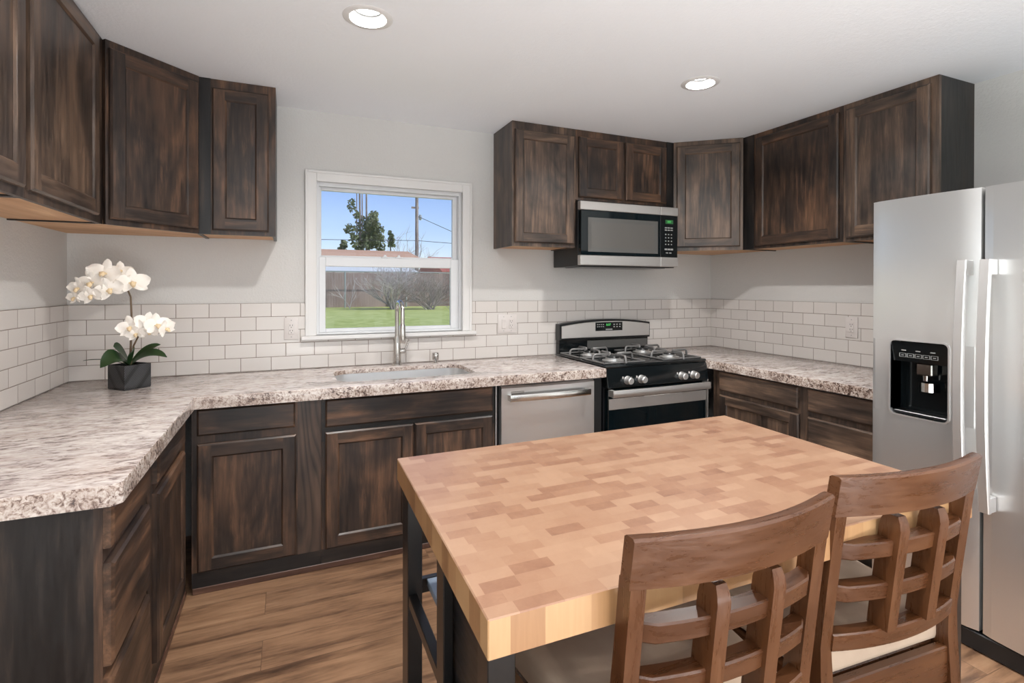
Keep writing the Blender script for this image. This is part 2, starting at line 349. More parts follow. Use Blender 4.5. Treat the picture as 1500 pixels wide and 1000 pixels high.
# ------------------------------------------------------------------ mesh helpers
class MB:
    def __init__(s): s.bm = bmesh.new()
    def _merge(s, b, mi):
        for f in b.faces: f.material_index = mi
        me = bpy.data.meshes.new('tmp'); b.to_mesh(me); b.free()
        s.bm.from_mesh(me); bpy.data.meshes.remove(me); return s
    def box(s, x0, x1, y0, y1, z0, z1, bev=0, mi=0, seg=1):
        b = bmesh.new(); bmesh.ops.create_cube(b, size=1)
        for v in b.verts:
            v.co = Vector((x0+(v.co.x+.5)*(x1-x0), y0+(v.co.y+.5)*(y1-y0), z0+(v.co.z+.5)*(z1-z0)))
        bmesh.ops.recalc_face_normals(b, faces=b.faces[:])
        if bev: bmesh.ops.bevel(b, geom=b.edges[:], offset=bev, segments=seg, affect='EDGES', profile=.5)
        return s._merge(b, mi)
    def prism(s, poly, z0, z1, bev=0, mi=0, axis='z', seg=1):
        """extrude a polygon: axis z: (x,y); axis y: (x,z) from y=z0..z1; axis x: (y,z)"""
        b = bmesh.new()
        def P(a, c, t):
            return {'z': (a, c, t), 'y': (a, t, c), 'x': (t, a, c)}[axis]
        lo = [b.verts.new(P(a, c, z0)) for a, c in poly]; hi = [b.verts.new(P(a, c, z1)) for a, c in poly]
        n = len(poly); b.faces.new(lo); b.faces.new(hi)
        for i in range(n): b.faces.new((lo[i], lo[(i+1) % n], hi[(i+1) % n], hi[i]))
        bmesh.ops.recalc_face_normals(b, faces=b.faces[:])
        if bev: bmesh.ops.bevel(b, geom=b.edges[:], offset=bev, segments=seg, affect='EDGES', profile=.5)
        return s._merge(b, mi)
    def tube(s, pts, r, seg=10, mi=0, caps=True):
        b = bmesh.new(); pts = [Vector(p) for p in pts]; rr = r if isinstance(r, (list, tuple)) else [r]*len(pts)
        rings = []; prev = None
        for i, p in enumerate(pts):
            d = (pts[min(i+1, len(pts)-1)] - pts[max(i-1, 0)]).normalized()
            if prev is None:
                a = Vector((0,0,1)) if abs(d.z) < .9 else Vector((1,0,0))
                n = d.cross(a).normalized()
            else:
                n = (prev - d*prev.dot(d)).normalized()
            prev = n; q = d.cross(n)
            rings.append([b.verts.new(p + (n*cos(2*pi*k/seg) + q*sin(2*pi*k/seg))*rr[i]) for k in range(seg)])
        for i in range(len(rings)-1):
            for k in range(seg):
                b.faces.new((rings[i][k], rings[i][(k+1) % seg], rings[i+1][(k+1) % seg], rings[i+1][k]))
        if caps: b.faces.new(rings[0]); b.faces.new(rings[-1])
        bmesh.ops.recalc_face_normals(b, faces=b.faces[:])
        return s._merge(b, mi)
    def lathe(s, prof, c=(0,0,0), seg=24, mi=0, axis='z'):
        """prof: list of (radius, height) along axis"""
        b = bmesh.new(); rings = []
        def P(r, h, a):
            u, v = r*cos(a), r*sin(a)
            q = {'z': (u, v, h), 'y': (u, h, v), 'x': (h, u, v)}[axis]
            return (q[0]+c[0], q[1]+c[1], q[2]+c[2])
        for r, h in prof:
            if r < 1e-6: rings.append([b.verts.new(P(0, h, 0))])
            else: rings.append([b.verts.new(P(r, h, 2*pi*k/seg)) for k in range(seg)])
        for A, B in zip(rings[:-1], rings[1:]):
            for k in range(seg):
                if len(A) == 1 and len(B) == 1: continue
                if len(A) == 1: b.faces.new((A[0], B[k], B[(k+1) % seg]))
                elif len(B) == 1: b.faces.new((A[k], A[(k+1) % seg], B[0]))
                else: b.faces.new((A[k], A[(k+1) % seg], B[(k+1) % seg], B[k]))
        bmesh.ops.recalc_face_normals(b, faces=b.faces[:])
        return s._merge(b, mi)
    def quads(s, faces, mi=0):
        b = bmesh.new()
        for f in faces: b.faces.new([b.verts.new(v) for v in f])
        bmesh.ops.remove_doubles(b, verts=b.verts[:], dist=1e-5)
        return s._merge(b, mi)
    def sweep(s, sec, n, fn, mi=0):
        """sweep: fn(i, n) -> list of points of the section at step i (closed section), capped"""
        b = bmesh.new(); rings = [[b.verts.new(p) for p in fn(i, n)] for i in range(n+1)]
        k = len(rings[0])
        for i in range(n):
            for j in range(k): b.faces.new((rings[i][j], rings[i][(j+1) % k], rings[i+1][(j+1) % k], rings[i+1][j]))
        b.faces.new(rings[0]); b.faces.new(rings[-1])
        bmesh.ops.recalc_face_normals(b, faces=b.faces[:])
        return s._merge(b, mi)

MW = {}
def obj(name, mb, mats, parent=None, world=False, ang=32, flat=False, **props):
    bm = mb.bm
    if world and parent is not None: bm.transform(MW[parent.name].inverted())
    me = bpy.data.meshes.new(name); bm.to_mesh(me); bm.free()
    for mt in (mats if isinstance(mats, (list, tuple)) else [mats]): me.materials.append(mt)
    if not flat:
        for p in me.polygons: p.use_smooth = True
        me.set_sharp_from_angle(angle=rad(ang))
    o = bpy.data.objects.new(name, me); COL.objects.link(o)
    if parent is not None: o.parent = parent
    for k, v in props.items(): o[k] = v
    return o
def tag(o, label=None, category=None, group=None, kind=None):
    if label: o['label'] = label
    if category: o['category'] = category
    if group: o['group'] = group
    if kind: o['kind'] = kind
    return o
def thing(name, label, category, loc=(0,0,0), rotz=0.0, group=None):
    o = bpy.data.objects.new(name, None); COL.objects.link(o); o.empty_display_size = .1
    o.location = loc; o.rotation_euler = (0, 0, rotz)
    MW[o.name] = Matrix.Translation(Vector(loc)) @ Matrix.Rotation(rotz, 4, 'Z')
    return tag(o, label, category, group)
def structure(name, mb, mats, label, category=None, parent=None, **kw):
    o = obj(name, mb, mats, parent, **kw)
    if parent is None:
        tag(o, label, category or name.split('_')[0], kind='structure')
    return o
def copy_tree(src, loc, rotz, label, group=None):
    r = src.copy(); COL.objects.link(r); r.location = loc; r.rotation_euler = (0,0,rotz); r['label'] = label
    if group: r['group'] = group
    for ch in list(src.children):
        c = ch.copy(); COL.objects.link(c); c.parent = r
        for g in list(ch.children):
            d = g.copy(); COL.objects.link(d); d.parent = c
    return r

# ------------------------------------------------------------------ the room shell
YF = -6.0                      # far end of the open room behind the camera
T = .14
structure('floor', MB().box(-T, W+T, YF-T, T, -.12, 0), M['floor'], 'tan oak plank floor')
CANS = [(1.358, -1.264), (3.067, -1.284)] + [(x, y) for x in (1.358, 3.067) for y in (-3.1, -4.9)]
def ceiling_mesh():
    b = bmesh.new()
    def loop(p):
        vs = [b.verts.new((x, y, H)) for x, y in p]
        return [b.edges.new((vs[i], vs[(i+1) % len(vs)])) for i in range(len(vs))]
    es = loop([(-T, YF-T), (W+T, YF-T), (W+T, T), (-T, T)])
    for cx, cy in CANS: es += loop([(cx+.080*cos(2*pi*k/40), cy+.080*sin(2*pi*k/40)) for k in range(40)])
    bmesh.ops.triangle_fill(b, use_beauty=True, use_dissolve=False, edges=es)
    r = bmesh.ops.extrude_face_region(b, geom=b.faces[:])
    for v in r['geom']:
        if isinstance(v, bmesh.types.BMVert): v.co.z = H+.15
    bmesh.ops.recalc_face_normals(b, faces=b.faces[:])
    mb = MB(); mb.bm.free(); mb.bm = b; return mb
structure('ceiling', ceiling_mesh(), M['ceil'], 'white textured ceiling')
structure('wall_right', MB().box(W, W+T, YF-T, T, 0, H), M['wall'], 'grey textured right wall')
GX0, GX1 = .55, 3.85
structure('wall_front', MB().box(0, GX0, YF-T, YF, 0, H).box(GX1, W, YF-T, YF, 0, H).box(GX0, GX1, YF-T, YF, 2.1, H), M['wall'], 'grey wall behind the camera')
gd = thing('added_door_2', 'white sliding glass wall added behind the camera for daylight', 'door', (2.2, YF-.07, 0)); gd['kind'] = 'structure'  # unseen glass wall, added to bring daylight onto the cabinet faces
fr = MB()
for a in (GX0, 1.36, 2.17, 2.98, GX1-.06): fr.box(a, a+.06, YF-.10, YF-.03, .08, 2.03)
fr.box(GX0, GX1, YF-.10, YF-.03, 2.03, 2.1).box(GX0, GX1, YF-.10, YF-.03, 0, .08)
obj('door_frame', fr, M['vinyl'], gd, world=True)
for a, b in ((GX0+.06, 1.36), (1.42, 2.17), (2.23, 2.98), (3.04, GX1-.06)): obj('glass_pane', MB().box(a, b, YF-.068, YF-.062, .08, 2.03), M['glass'], gd, world=True)
structure('trim_6', MB().box(-.6, W+.6, YF-2.6, YF-T, 2.2, 2.3), M['white'], 'added white overhang keeping sun off the glass wall', 'porch roof')  # unseen overhang, added to block direct sun at the glass wall
# left wall; unseen opening behind the camera's left is added for daylight
DY0, DY1, DZ = -5.6, -3.4, 2.1
lw = MB().box(-T, 0, DY1, T, 0, H).box(-T, 0, YF-T, DY0, 0, H).box(-T, 0, DY0, DY1, DZ, H)
structure('wall_left', lw, M['wall'], 'grey left wall')
# back wall with window opening
WX0, WX1, WZ0, WZ1 = 1.215, 2.168, 1.115, 2.067
bw = MB().box(0, WX0, 0, T, 0, H).box(WX1, W, 0, T, 0, H).box(WX0, WX1, 0, T, 0, WZ0).box(WX0, WX1, 0, T, WZ1, H)
structure('wall_back', bw, M['wall'], 'grey window wall')
# unseen patio door, added in the left wall to let daylight in
pd = thing('added_door_1', 'white sliding glass patio door added in the left wall for daylight', 'door', (-.07, -4.5, 0)); pd['kind'] = 'structure'
fr = MB()
for a, b in ((DY0, DY0+.06), (DY1-.06, DY1), (-4.54, -4.46)): fr.box(-.10, -.03, a, b, .0, DZ)
fr.box(-.10, -.03, DY0, DY1, DZ-.07, DZ); fr.box(-.10, -.03, DY0, DY1, 0, .08)
obj('door_frame', fr, M['vinyl'], pd, world=True)
obj('glass_pane', MB().box(-.068, -.062, DY0+.06, -4.54, .08, DZ-.07).box(-.068, -.062, -4.46, DY1-.06, .08, DZ-.07), M['glass'], pd, world=True)
# tile backsplash, 5 courses
TT = .009; ZC = .914; ZT = 1.3146
sill_l, sill_r, sill_b = 1.134, 2.251, 1.088
tb = MB().box(TT, 1.157, -TT, 0, ZC, ZT).box(2.226, W-TT, -TT, 0, ZC, ZT).box(1.157, 2.226, -TT, 0, ZC, sill_b)
tb.box(2.862, 3.70, -TT, 0, .80, ZC)
structure('trim_1', tb, M['tile_back'], 'white subway tile backsplash under the window', 'backsplash')
structure('trim_2', MB().box(0, TT, -2.0, 0, ZC, ZT), M['tile_left'], 'white subway tile on the left wall', 'backsplash')
structure('trim_3', MB().box(W-TT, W, -2.2, 0, ZC, ZT), M['tile_right'], 'white subway tile on the right wall', 'backsplash')
# shoe mouldings
structure('trim_4', MB().box(.66, 2.15, -.668, -.655, 0, .03, .003), M['moulding'], 'red-brown shoe moulding under back cabinets', 'moulding')
structure('trim_5', MB().box(.625, .638, -1.785, -.66, 0, .03, .003), M['moulding'], 'red-brown shoe moulding under left cabinets', 'moulding')

# window
w1 = thing('window_1', 'white single-hung window over the sink', 'window', (1.69, 0, 1.09)); w1['kind'] = 'structure'
cs = MB()
CX0, CX1, CZ1 = 1.157, 2.226, 2.128
for (x0, x1, z0, z1) in ((CX0, 1.222, sill_b+.024, CZ1), (2.161, CX1, sill_b+.024, CZ1), (1.222, 2.161, 2.062, CZ1)):
    cs.box(x0, x1, -.019, 0, z0, z1, .003)
cs.box(CX0, CX0+.016, -.025, -.0185, sill_b+.024, CZ1, .002).box(CX1-.016, CX1, -.025, -.0185, sill_b+.024, CZ1, .002).box(CX0+.016, CX1-.016, -.025, -.0185, CZ1-.016, CZ1, .002)
obj('casing', cs, M['white'], w1, world=True)
obj('window_sill', MB().box(sill_l, sill_r, -.05, .0, sill_b, sill_b+.024, .004).box(1.218, 2.165, .0, .05, sill_b, sill_b+.0265), M['white'], w1, world=True)
vf = MB()
for (x0, x1, z0, z1) in ((1.215, 1.238, WZ0, WZ1), (2.145, 2.168, WZ0, WZ1), (1.238, 2.145, WZ1-.026, WZ1), (1.238, 2.145, WZ0-.001, WZ0+.012)):
    vf.box(x0, x1, .022, .115, z0, z1, .002)
obj('window_frame', vf, M['vinyl'], w1, world=True)
us = MB(); uy0, uy1 = .065, .095     # upper sash (outer)
for (x0, x1, z0, z1) in ((1.238, 1.254, 1.575, 2.041), (2.113, 2.145, 1.575, 2.041), (1.254, 2.113, 2.022, 2.041), (1.254, 2.113, 1.575, 1.612)):
    us.box(x0, x1, uy0, uy1, z0, z1, .002)
s1 = obj('upper_sash', us, M['vinyl'], w1, world=True)
ls = MB(); ly0, ly1 = .03, .06
for (x0, x1, z0, z1) in ((1.238, 1.277, 1.127, 1.602), (2.090, 2.145, 1.127, 1.602), (1.277, 2.090, 1.127, 1.150), (1.277, 2.090, 1.541, 1.602)):
    ls.box(x0, x1, ly0, ly1, z0, z1, .003)
s2 = obj('lower_sash', ls, M['vinyl'], w1, world=True)
obj('upper_pane', MB().box(1.254, 2.113, .078, .082, 1.612, 2.022), M['glass'], w1, world=True)
obj('lower_pane', MB().box(1.277, 2.090, .043, .047, 1.150, 1.541), M['glass'], w1, world=True)
for lx in (1.645, 1.735):
    lt = MB().box(lx-.022, lx+.022, .026, .054, 1.602, 1.609, .002).prism([(lx-.012, 1.609), (lx+.012, 1.609), (lx+.004, 1.622), (lx-.004, 1.622)], .03, .045, axis='y')
    obj('sash_latch', lt, M['vinyl'], w1, world=True)
    
# outlets
def outlet(name, label, loc, rot, kinds):
    w = .0725*len(kinds) if len(kinds) > 1 else .078
    o = thing(name, label, 'outlet', loc, rot)
    obj('cover_plate', MB().box(-w/2-.001, w/2+.001, -.006, 0, -.066, .066, .002, seg=2), M['plastic'], o)
    for i, k in enumerate(kinds):
        cx = (i-(len(kinds)-1)/2)*.058
        if k == 's':
            obj('rocker_switch', MB().box(cx-.016, cx+.016, -.010, -.006, -.034, .034, .0015), M['plastic'], o)
        else:
            rc = obj('receptacle', MB().box(cx-.016, cx+.016, -.009, -.006, -.034, .034, .0015), M['plastic'], o)
            sl = MB()
            for dz in (-.016, .016):
                sl.box(cx-.008, cx-.0055, -.0097, -.0088, dz-.001, dz+.009).box(cx+.0055, cx+.008, -.0097, -.0088, dz+.0, dz+.008)
                sl.lathe([(0,-.0097),(.0027,-.0097),(.0027,-.0088)], (cx, 0, dz-.008), 10, axis='y')
            obj('outlet_slot', sl, M['slot'], rc)
    for i in range(len(kinds)):
        cx = (i-(len(kinds)-1)/2)*.058
        for dz in (-.05, .05): obj('plate_screw', MB().lathe([(0,-.0068),(.003,-.0068),(.003,-.005)], (cx, 0, dz), 10, axis='y'), M['button'], o)
    return o
outlet('outlet', 'white duplex outlet on the tile left of the window', (1.079, -TT, 1.160), 0, 'd')
outlet('outlet', 'white double plate with rocker switch and outlet right of the window', (2.496, -TT, 1.152), 0, 'sd')
outlet('outlet', 'white duplex outlet on the right wall tile beside the refrigerator', (W-TT, -1.223, 1.157), rad(-90), 'd')

# ------------------------------------------------------------------ recessed ceiling lights
def can_light(label, x, y, group=None):
    o = thing('recessed_light', label, 'ceiling light', (x, y, H), 0, group)
    obj('trim_ring', MB().lathe([(.0685,-.001),(.072,-.005),(.092,-.004),(.098,-.001),(.098,-.0002),(.0785,-.0002),(.0685,-.001)], seg=40), M['white'], o)
    obj('baffle', MB().lathe([(.0685,-.001),(.052,.036),(.070,.036),(.0785,-.0002),(.0685,-.001)], seg=40), M['baffle'], o)
    obj('lens', MB().lathe([(0,.036),(.0655,.036),(.0655,.040),(0,.040)], seg=40), M['lens'], o)
    ld = bpy.data.lights.new('lamp_glow', 'AREA'); ld.shape = 'DISK'; ld.size = .098; ld.energy = LAMP_W; ld.color = (1, .98, .95); ld.spread = rad(165)
    lo = bpy.data.objects.new('lamp_glow', ld); COL.objects.link(lo); lo.parent = o; lo.location = (0, 0, .030)
    return o
can_light('round recessed ceiling light left, above the sink cabinets', 1.358, -1.264)
can_light('round recessed ceiling light right, in front of the corner cabinet', 3.067, -1.284)
for x in (1.358, 3.067):
    for y in (-3.1, -4.9):
        can_light('recessed ceiling light over the room behind the camera', x, y, 'recessed lights behind the camera')

# ------------------------------------------------------------------ cabinets
def door_parts(parent, x0, x1, z0, z1, mats, panel_mat, stile=.058, th=.020, y=0.0, name='door'):
    """framed door with a recessed panel, front at local y = -th"""
    vz, hx = mats
    b = MB()
    yf = y-th
    def rect(i): return (x0+i, x1-i, z0+i, z1-i)
    def ring(i0, d0, i1, d1):
        a, c = rect(i0), rect(i1)
        A = [(a[0],d0,a[2]),(a[1],d0,a[2]),(a[1],d0,a[3]),(a[0],d0,a[3])]
        C = [(c[0],d1,c[2]),(c[1],d1,c[2]),(c[1],d1,c[3]),(c[0],d1,c[3])]
        for k in range(4):
            f = [A[k], A[(k+1) % 4], C[(k+1) % 4], C[k]]
            b.quads([f], mi=1 if k in (0, 2) else 0)
    ring(0, y, 0, yf+.007); ring(0, yf+.007, .007, yf)
    # flat ring: stiles run through, rails between
    a, c = rect(.007), rect(stile)
    b.quads([[(a[0],yf,a[2]),(c[0],yf,a[2]),(c[0],yf,a[3]),(a[0],yf,a[3])]], 0)
    b.quads([[(c[1],yf,a[2]),(a[1],yf,a[2]),(a[1],yf,a[3]),(c[1],yf,a[3])]], 0)
    b.quads([[(c[0],yf,a[2]),(c[1],yf,a[2]),(c[1],yf,c[2]),(c[0],yf,c[2])]], 1)
    b.quads([[(c[0],yf,c[3]),(c[1],yf,c[3]),(c[1],yf,a[3]),(c[0],yf,a[3])]], 1)
    ring(stile, yf, stile+.003, yf+.002); ring(stile+.003, yf+.002, stile+.008, yf+.008)
    ring(0, y, stile+.008, y)
    bmesh.ops.recalc_face_normals(b.bm, faces=b.bm.faces[:])
    d = obj(name, b, [vz, hx], parent, ang=20)
    i = stile+.0075
    obj('door_panel', MB().box(x0+i, x1-i, yf+.0085, y-.002, z0+i, z1-i), panel_mat, d)
    return d
def drawer_front(parent, x0, x1, z0, z1, mat, th=.020, y=0.0):
    b = MB(); yf = y-th; c = .008
    o_ = [(x0,z0),(x1,z0),(x1,z1),(x0,z1)]; i_ = [(x0+c,z0+c),(x1-c,z0+c),(x1-c,z1-c),(x0+c,z1-c)]
    for k in range(4):
        p, q = o_[k], o_[(k+1) % 4]; r, s_ = i_[(k+1) % 4], i_[k]
        b.quads([[(p[0],y,p[1]),(q[0],y,q[1]),(q[0],yf+.006,q[1]),(p[0],yf+.006,p[1])]])
        b.quads([[(p[0],yf+.006,p[1]),(q[0],yf+.006,q[1]),(r[0],yf,r[1]),(s_[0],yf,s_[1])]])
    b.quads([[(a,yf,c_) for a, c_ in i_]]); b.quads([[(a,y,c_) for a, c_ in reversed(o_)]])
    bmesh.ops.remove_doubles(b.bm, verts=b.bm.verts[:], dist=1e-5); bmesh.ops.recalc_face_normals(b.bm, faces=b.bm.faces[:])
    return obj('drawer_front', b, mat, parent, ang=20)

def cabinet(label, loc, rot, w, D, z0, z1, doors=(), drawers=(), upper=False, fam='oak', frame=None, filler=None, th=.02, skip_frame=False, body_mat=None, cat='cabinet', name='kitchen_cabinet'):
    """local x along the face, face frame front at y = 0, box to y = D, doors proud at y = -th"""
    base = z0 if upper else 0
    o = thing(name, label, cat, (loc[0], loc[1], base), rot)
    A, B = z0-base, z1-base
    bm_ = body_mat or M['oakdark_z']
    if upper:
        body = MB().box(.0, .016, .019, D, A, B).box(w-.016, w, .019, D, A, B).box(.016, w-.016, .019, D, A+.018, B)
        obj('body', body, bm_, o)
        obj('underside', MB().box(.016, w-.016, .019, D, A+.006, A+.018), M['ply'], o)
    else:
        obj('body', MB().box(0, w, .019, D, A+.0, B), bm_, o)
    fb = MB().box(0, w, 0, .019, A if upper else .10, B)
    obj('face_frame', fb, frame or M[fam+'_z'], o)
    if not upper: obj('toe_board', MB().box(0, w, .0, .018, .03, .10), M['oakdark_x'], o)
    for d in doors: door_parts(o, d[0], d[1], d[2]-base, d[3]-base, (M[fam+'_z'], M[fam+'_x']), M[fam+'_z'], th=th)
    for d in drawers: drawer_front(o, d[0], d[1], d[2]-base, d[3]-base, M[fam+'_x'], th=th)
    if filler: obj('filler_strip', MB().box(filler[0], filler[1], -.004, 0, A if upper else .10, B), filler[2], o)
    return o

UZ0, UZ1 = 1.685, H-.001
# left wall uppers (face x = .317)
cabinet('brown oak wall cabinet on the left wall, cut by the frame edge', (.317, -1.98), rad(90), .634, .316, UZ0, UZ1, doors=[(.01, .600, 1.712, 2.465)], upper=True, fam='oakup')
cabinet('brown oak wall cabinet on the left wall beside the diagonal corner', (.317, -1.344), rad(90), .729, .316, UZ0, UZ1, doors=[(.006, .626, 1.712, 2.465)], upper=True, fam='oakup')
def corner_cab(label, pts, fA, fB, door_in, fam, back):
    """diagonal wall cabinet: pts = plan polygon (world), face from fA to fB"""
    a, b = Vector(fA), Vector(fB); d = b-a; rot = math.atan2(d.y, d.x)
    o = thing('kitchen_cabinet', label, 'cabinet', (a.x, a.y, UZ0), rot)
    wd = d.length
    mb = MB().prism(pts, UZ0+.018, UZ1)
    obj('body', mb, M['oakdark_z'], o, world=True)
    sh = .0
    obj('underside', MB().prism(pts, UZ0+.006, UZ0+.018), M['ply'], o, world=True)
    obj('face_frame', MB().box(0, wd, -.019, 0, 0, UZ1-UZ0), M[fam+'_z'], o)
    door_parts(o, door_in[0], wd-door_in[1], .025, UZ1-UZ0-.035, (M[fam+'_z'], M[fam+'_x']), M[fam+'_z'], y=-.019)
    return o
corner_cab('dark oak diagonal corner wall cabinet in the left corner', [(.001,-.001),(.001,-.612),(.317-.003,-.612),(.628,-.312),(.628,-.001)], (.317,-.612), (.628,-.312), (.012,.012), 'oak', 0)
cabinet('narrow dark oak wall cabinet left of the window', (.631, -.315), 0, .369, .314, UZ0, UZ1, doors=[(.070, .335, 1.708, 2.445)], upper=True, fam='oak', filler=(0, .062, M['oakdark_z']))
# right of the window
cabinet('tall brown oak wall cabinet right of the window, left of the microwave', (2.394, -.33), 0, .472, .329, UZ0-.003, UZ1, doors=[(.016, .456, 1.706, 2.440)], upper=True, fam='oakup', body_mat=M['oakup_z'])
cabinet('short two-door dark oak cabinet above the microwave', (2.868, -.33), 0, .845, .329, 2.012, UZ1, doors=[(.020, .382, 2.032, 2.445), (.404, .766, 2.032, 2.445)], upper=True, fam='oak', filler=(.775, .845, M['oakdark_z']))
corner_cab('brown oak diagonal corner wall cabinet right of the microwave', [(W-.001,-.001),(3.716,-.001),(3.716,-.325),(4.083,-.632),(W-.001,-.632)], (3.716,-.325), (4.083,-.632), (.022,.02), 'oakup', 0)
RX = W-.317
cabinet('dark oak wall cabinet on the right wall, next to the corner cabinet', (RX, -.635), rad(-90), .733, .316, UZ0, UZ1, doors=[(.118, .712, 1.706, 2.458)], upper=True, fam='oak', filler=(0, .095, M['oakdark_z']))
cabinet('brown oak wall cabinet above the refrigerator, end panel showing', (RX, -1.370), rad(-90), .490, .316, UZ0, UZ1, doors=[(.022, .456, 1.706, 2.458)], upper=True, fam='oakup')

# base cabinets
BZ = .858
cabinet('black-brown three-drawer base cabinet at the near end of the left counter', (.630, -1.785), rad(90), .44, .632, 0, BZ, drawers=[(.002, .388, .742, .850), (.002, .388, .440, .705), (.002, .388, .115, .412)], fam='oak', th=.023)
cabinet('dark base cabinet with drawer and door in the left counter corner', (.633, -1.344), rad(90), .676, .632, 0, BZ, drawers=[(.055, .555, .735, .852)], doors=[(.055, .555, .115, .700)], fam='oak', th=.022)
cabinet('dark oak base cabinet with one drawer and one door left of the sink', (.658, -.665), 0, .557, .664, 0, BZ, drawers=[(.023, .436, .730, .852)], doors=[(.023, .440, .105, .692)], fam='oak', filler=(.448, .553, M['stile_z']))
cabinet('dark oak sink base cabinet with false drawer and two doors', (1.216, -.665), 0, .927, .664, 0, BZ-.22, drawers=[], doors=[(.017, .458, .105, .686), (.466, .909, .105, .686)], fam='oak')
sb = [o for o in COL.objects if o.get('label', '').startswith('dark oak sink base')][0]
obj('apron_frame', MB().box(0, .927, 0, .019, BZ-.22, BZ), M['oakdark_x'], sb)
for a in ((0, .016), (.911, .927)): obj('side_panel', MB().box(a[0], a[1], .019, .664, BZ-.22, BZ), M['oakdark_z'], sb)
drawer_front(sb, .017, .908, .712, .850, M['oak_x'])
cabinet('brown base cabinet with drawer over door right of the range', (3.745, -.70), rad(-90), .688, W-3.746, 0, BZ, drawers=[(.066, .652, .722, .846)], doors=[(.066, .656, .115, .692)], fam='oakup')
cabinet('brown drawer base cabinet beside the refrigerator', (3.745, -1.389), rad(-90), .495, W-3.746, 0, BZ, drawers=[(.022, .47, .722, .846), (.022, .47, .43, .690), (.022, .47, .12, .40)], fam='oakup')
# blind corner block behind range/right run is covered by the countertop

# ------------------------------------------------------------------ countertops
def rounded_rect(x0, x1, y0, y1, r, n=8):
    pts = []
    for cx, cy, a0 in ((x1-r, y1-r, 0), (x0+r, y1-r, 90), (x0+r, y0+r, 180), (x1-r, y0+r, 270)):
        for k in range(n+1):
            a = rad(a0+90*k/n); pts.append((cx+r*cos(a), cy+r*sin(a)))
    return pts
def slab(name, label, poly, hole=None, z0=.890, z1=.914, lips=()):
    b = bmesh.new()
    def loop(p):
        vs = [b.verts.new((x, y, z1)) for x, y in p]
        return [b.edges.new((vs[i], vs[(i+1) % len(vs)])) for i in range(len(vs))]
    es = loop(poly) + (loop(hole) if hole else [])
    bmesh.ops.triangle_fill(b, use_beauty=True, use_dissolve=False, edges=es)
    for f in b.faces:
        if f.normal.z < 0: f.normal_flip()
    top = b.faces[:]
    r = bmesh.ops.extrude_face_region(b, geom=top)
    vs = [g for g in r['geom'] if isinstance(g, bmesh.types.BMVert)]
    newf = {g for g in r['geom'] if isinstance(g, bmesh.types.BMFace)}
    for v in vs: v.co.z = z0
    bmesh.ops.recalc_face_normals(b, faces=b.faces[:])
    ed = [e for e in b.edges if len(e.link_faces) == 2 and e.calc_face_angle(0) > 1.0 and all(abs(v.co.z-z1) < 1e-5 for v in e.verts)]
    bmesh.ops.bevel(b, geom=ed, offset=.004, segments=2, affect='EDGES', profile=.5)
    mb = MB(); mb.bm.free(); mb.bm = b
    for f in b.faces: f.material_index = 0 if abs(f.normal.z) > .8 else 1
    for lp in lips: mb.prism(lp, .8595, .8902, mi=1)
    o = obj(name, mb, [M['granite'], M['granite_edge']], ang=30)
    return tag(o, label, 'countertop')
SINK = (1.303, 2.078, -.575, -.172)
slab('countertop', 'speckled granite L-shaped countertop with the sink cut into it',
     [(.010,-.010),(.010,-1.815),(.655,-1.815),(.676,-1.795),(.676,-.712),(2.858,-.722),(2.858,-.010)], rounded_rect(*SINK, .09),
     lips=[[(.010,-1.815),(.655,-1.815),(.676,-1.795),(.62,-1.75),(.010,-1.75)],[(.676,-1.795),(.676,-.712),(.62,-.66),(.62,-1.75)],[(.676,-.712),(2.858,-.722),(2.858,-.66),(.62,-.66)],[(.010,-.05),(2.858,-.05),(2.858,-.01),(.010,-.01)]])
slab('countertop', 'speckled granite countertop along the right wall beside the range',
     [(W-.010,-.010),(3.698,-.010),(3.698,-.70),(3.708,-.722),(3.708,-1.885),(W-.010,-1.885)],
     lips=[[(3.698,-.05),(3.698,-.70),(3.708,-.722),(3.76,-.70),(3.76,-.05)],[(3.708,-.722),(3.708,-1.885),(3.76,-1.885),(3.76,-.70)],[(W-.01,-.01),(3.698,-.01),(3.698,-.05),(W-.01,-.05)]])

# sink
sk = thing('sink', 'stainless steel undermount sink below the window', 'sink', (1.69, -.373, .66))
def bowl():
    b = bmesh.new(); lv = []
    for ins, z, r in ((-.02,.889,.10), (-.003,.889,.09), (-.003,.80,.09), (.008,.70,.085), (.03,.672,.07), (.08,.666,.05)):
        p = rounded_rect(SINK[0]+ins, SINK[1]-ins, SINK[2]+ins, SINK[3]-ins, r)
        lv.append([b.verts.new((x, y, z)) for x, y in p])
    n = len(lv[0])
    for A, B in zip(lv[:-1], lv[1:]):
        for k in range(n): b.faces.new((A[k], A[(k+1) % n], B[(k+1) % n], B[k]))
    b.faces.new(lv[-1])
    bmesh.ops.recalc_face_normals(b, faces=b.faces[:])
    mb = MB(); mb.bm.free(); mb.bm = b; return mb
obj('bowl', bowl(), M['sinksteel'], sk, world=True, ang=50)
obj('drain', MB().lathe([(.0,.669),(.03,.669),(.042,.671),(.045,.668),(.045,.660)], (1.69, -.37, 0), 28), M['chrome'], sk, world=True)
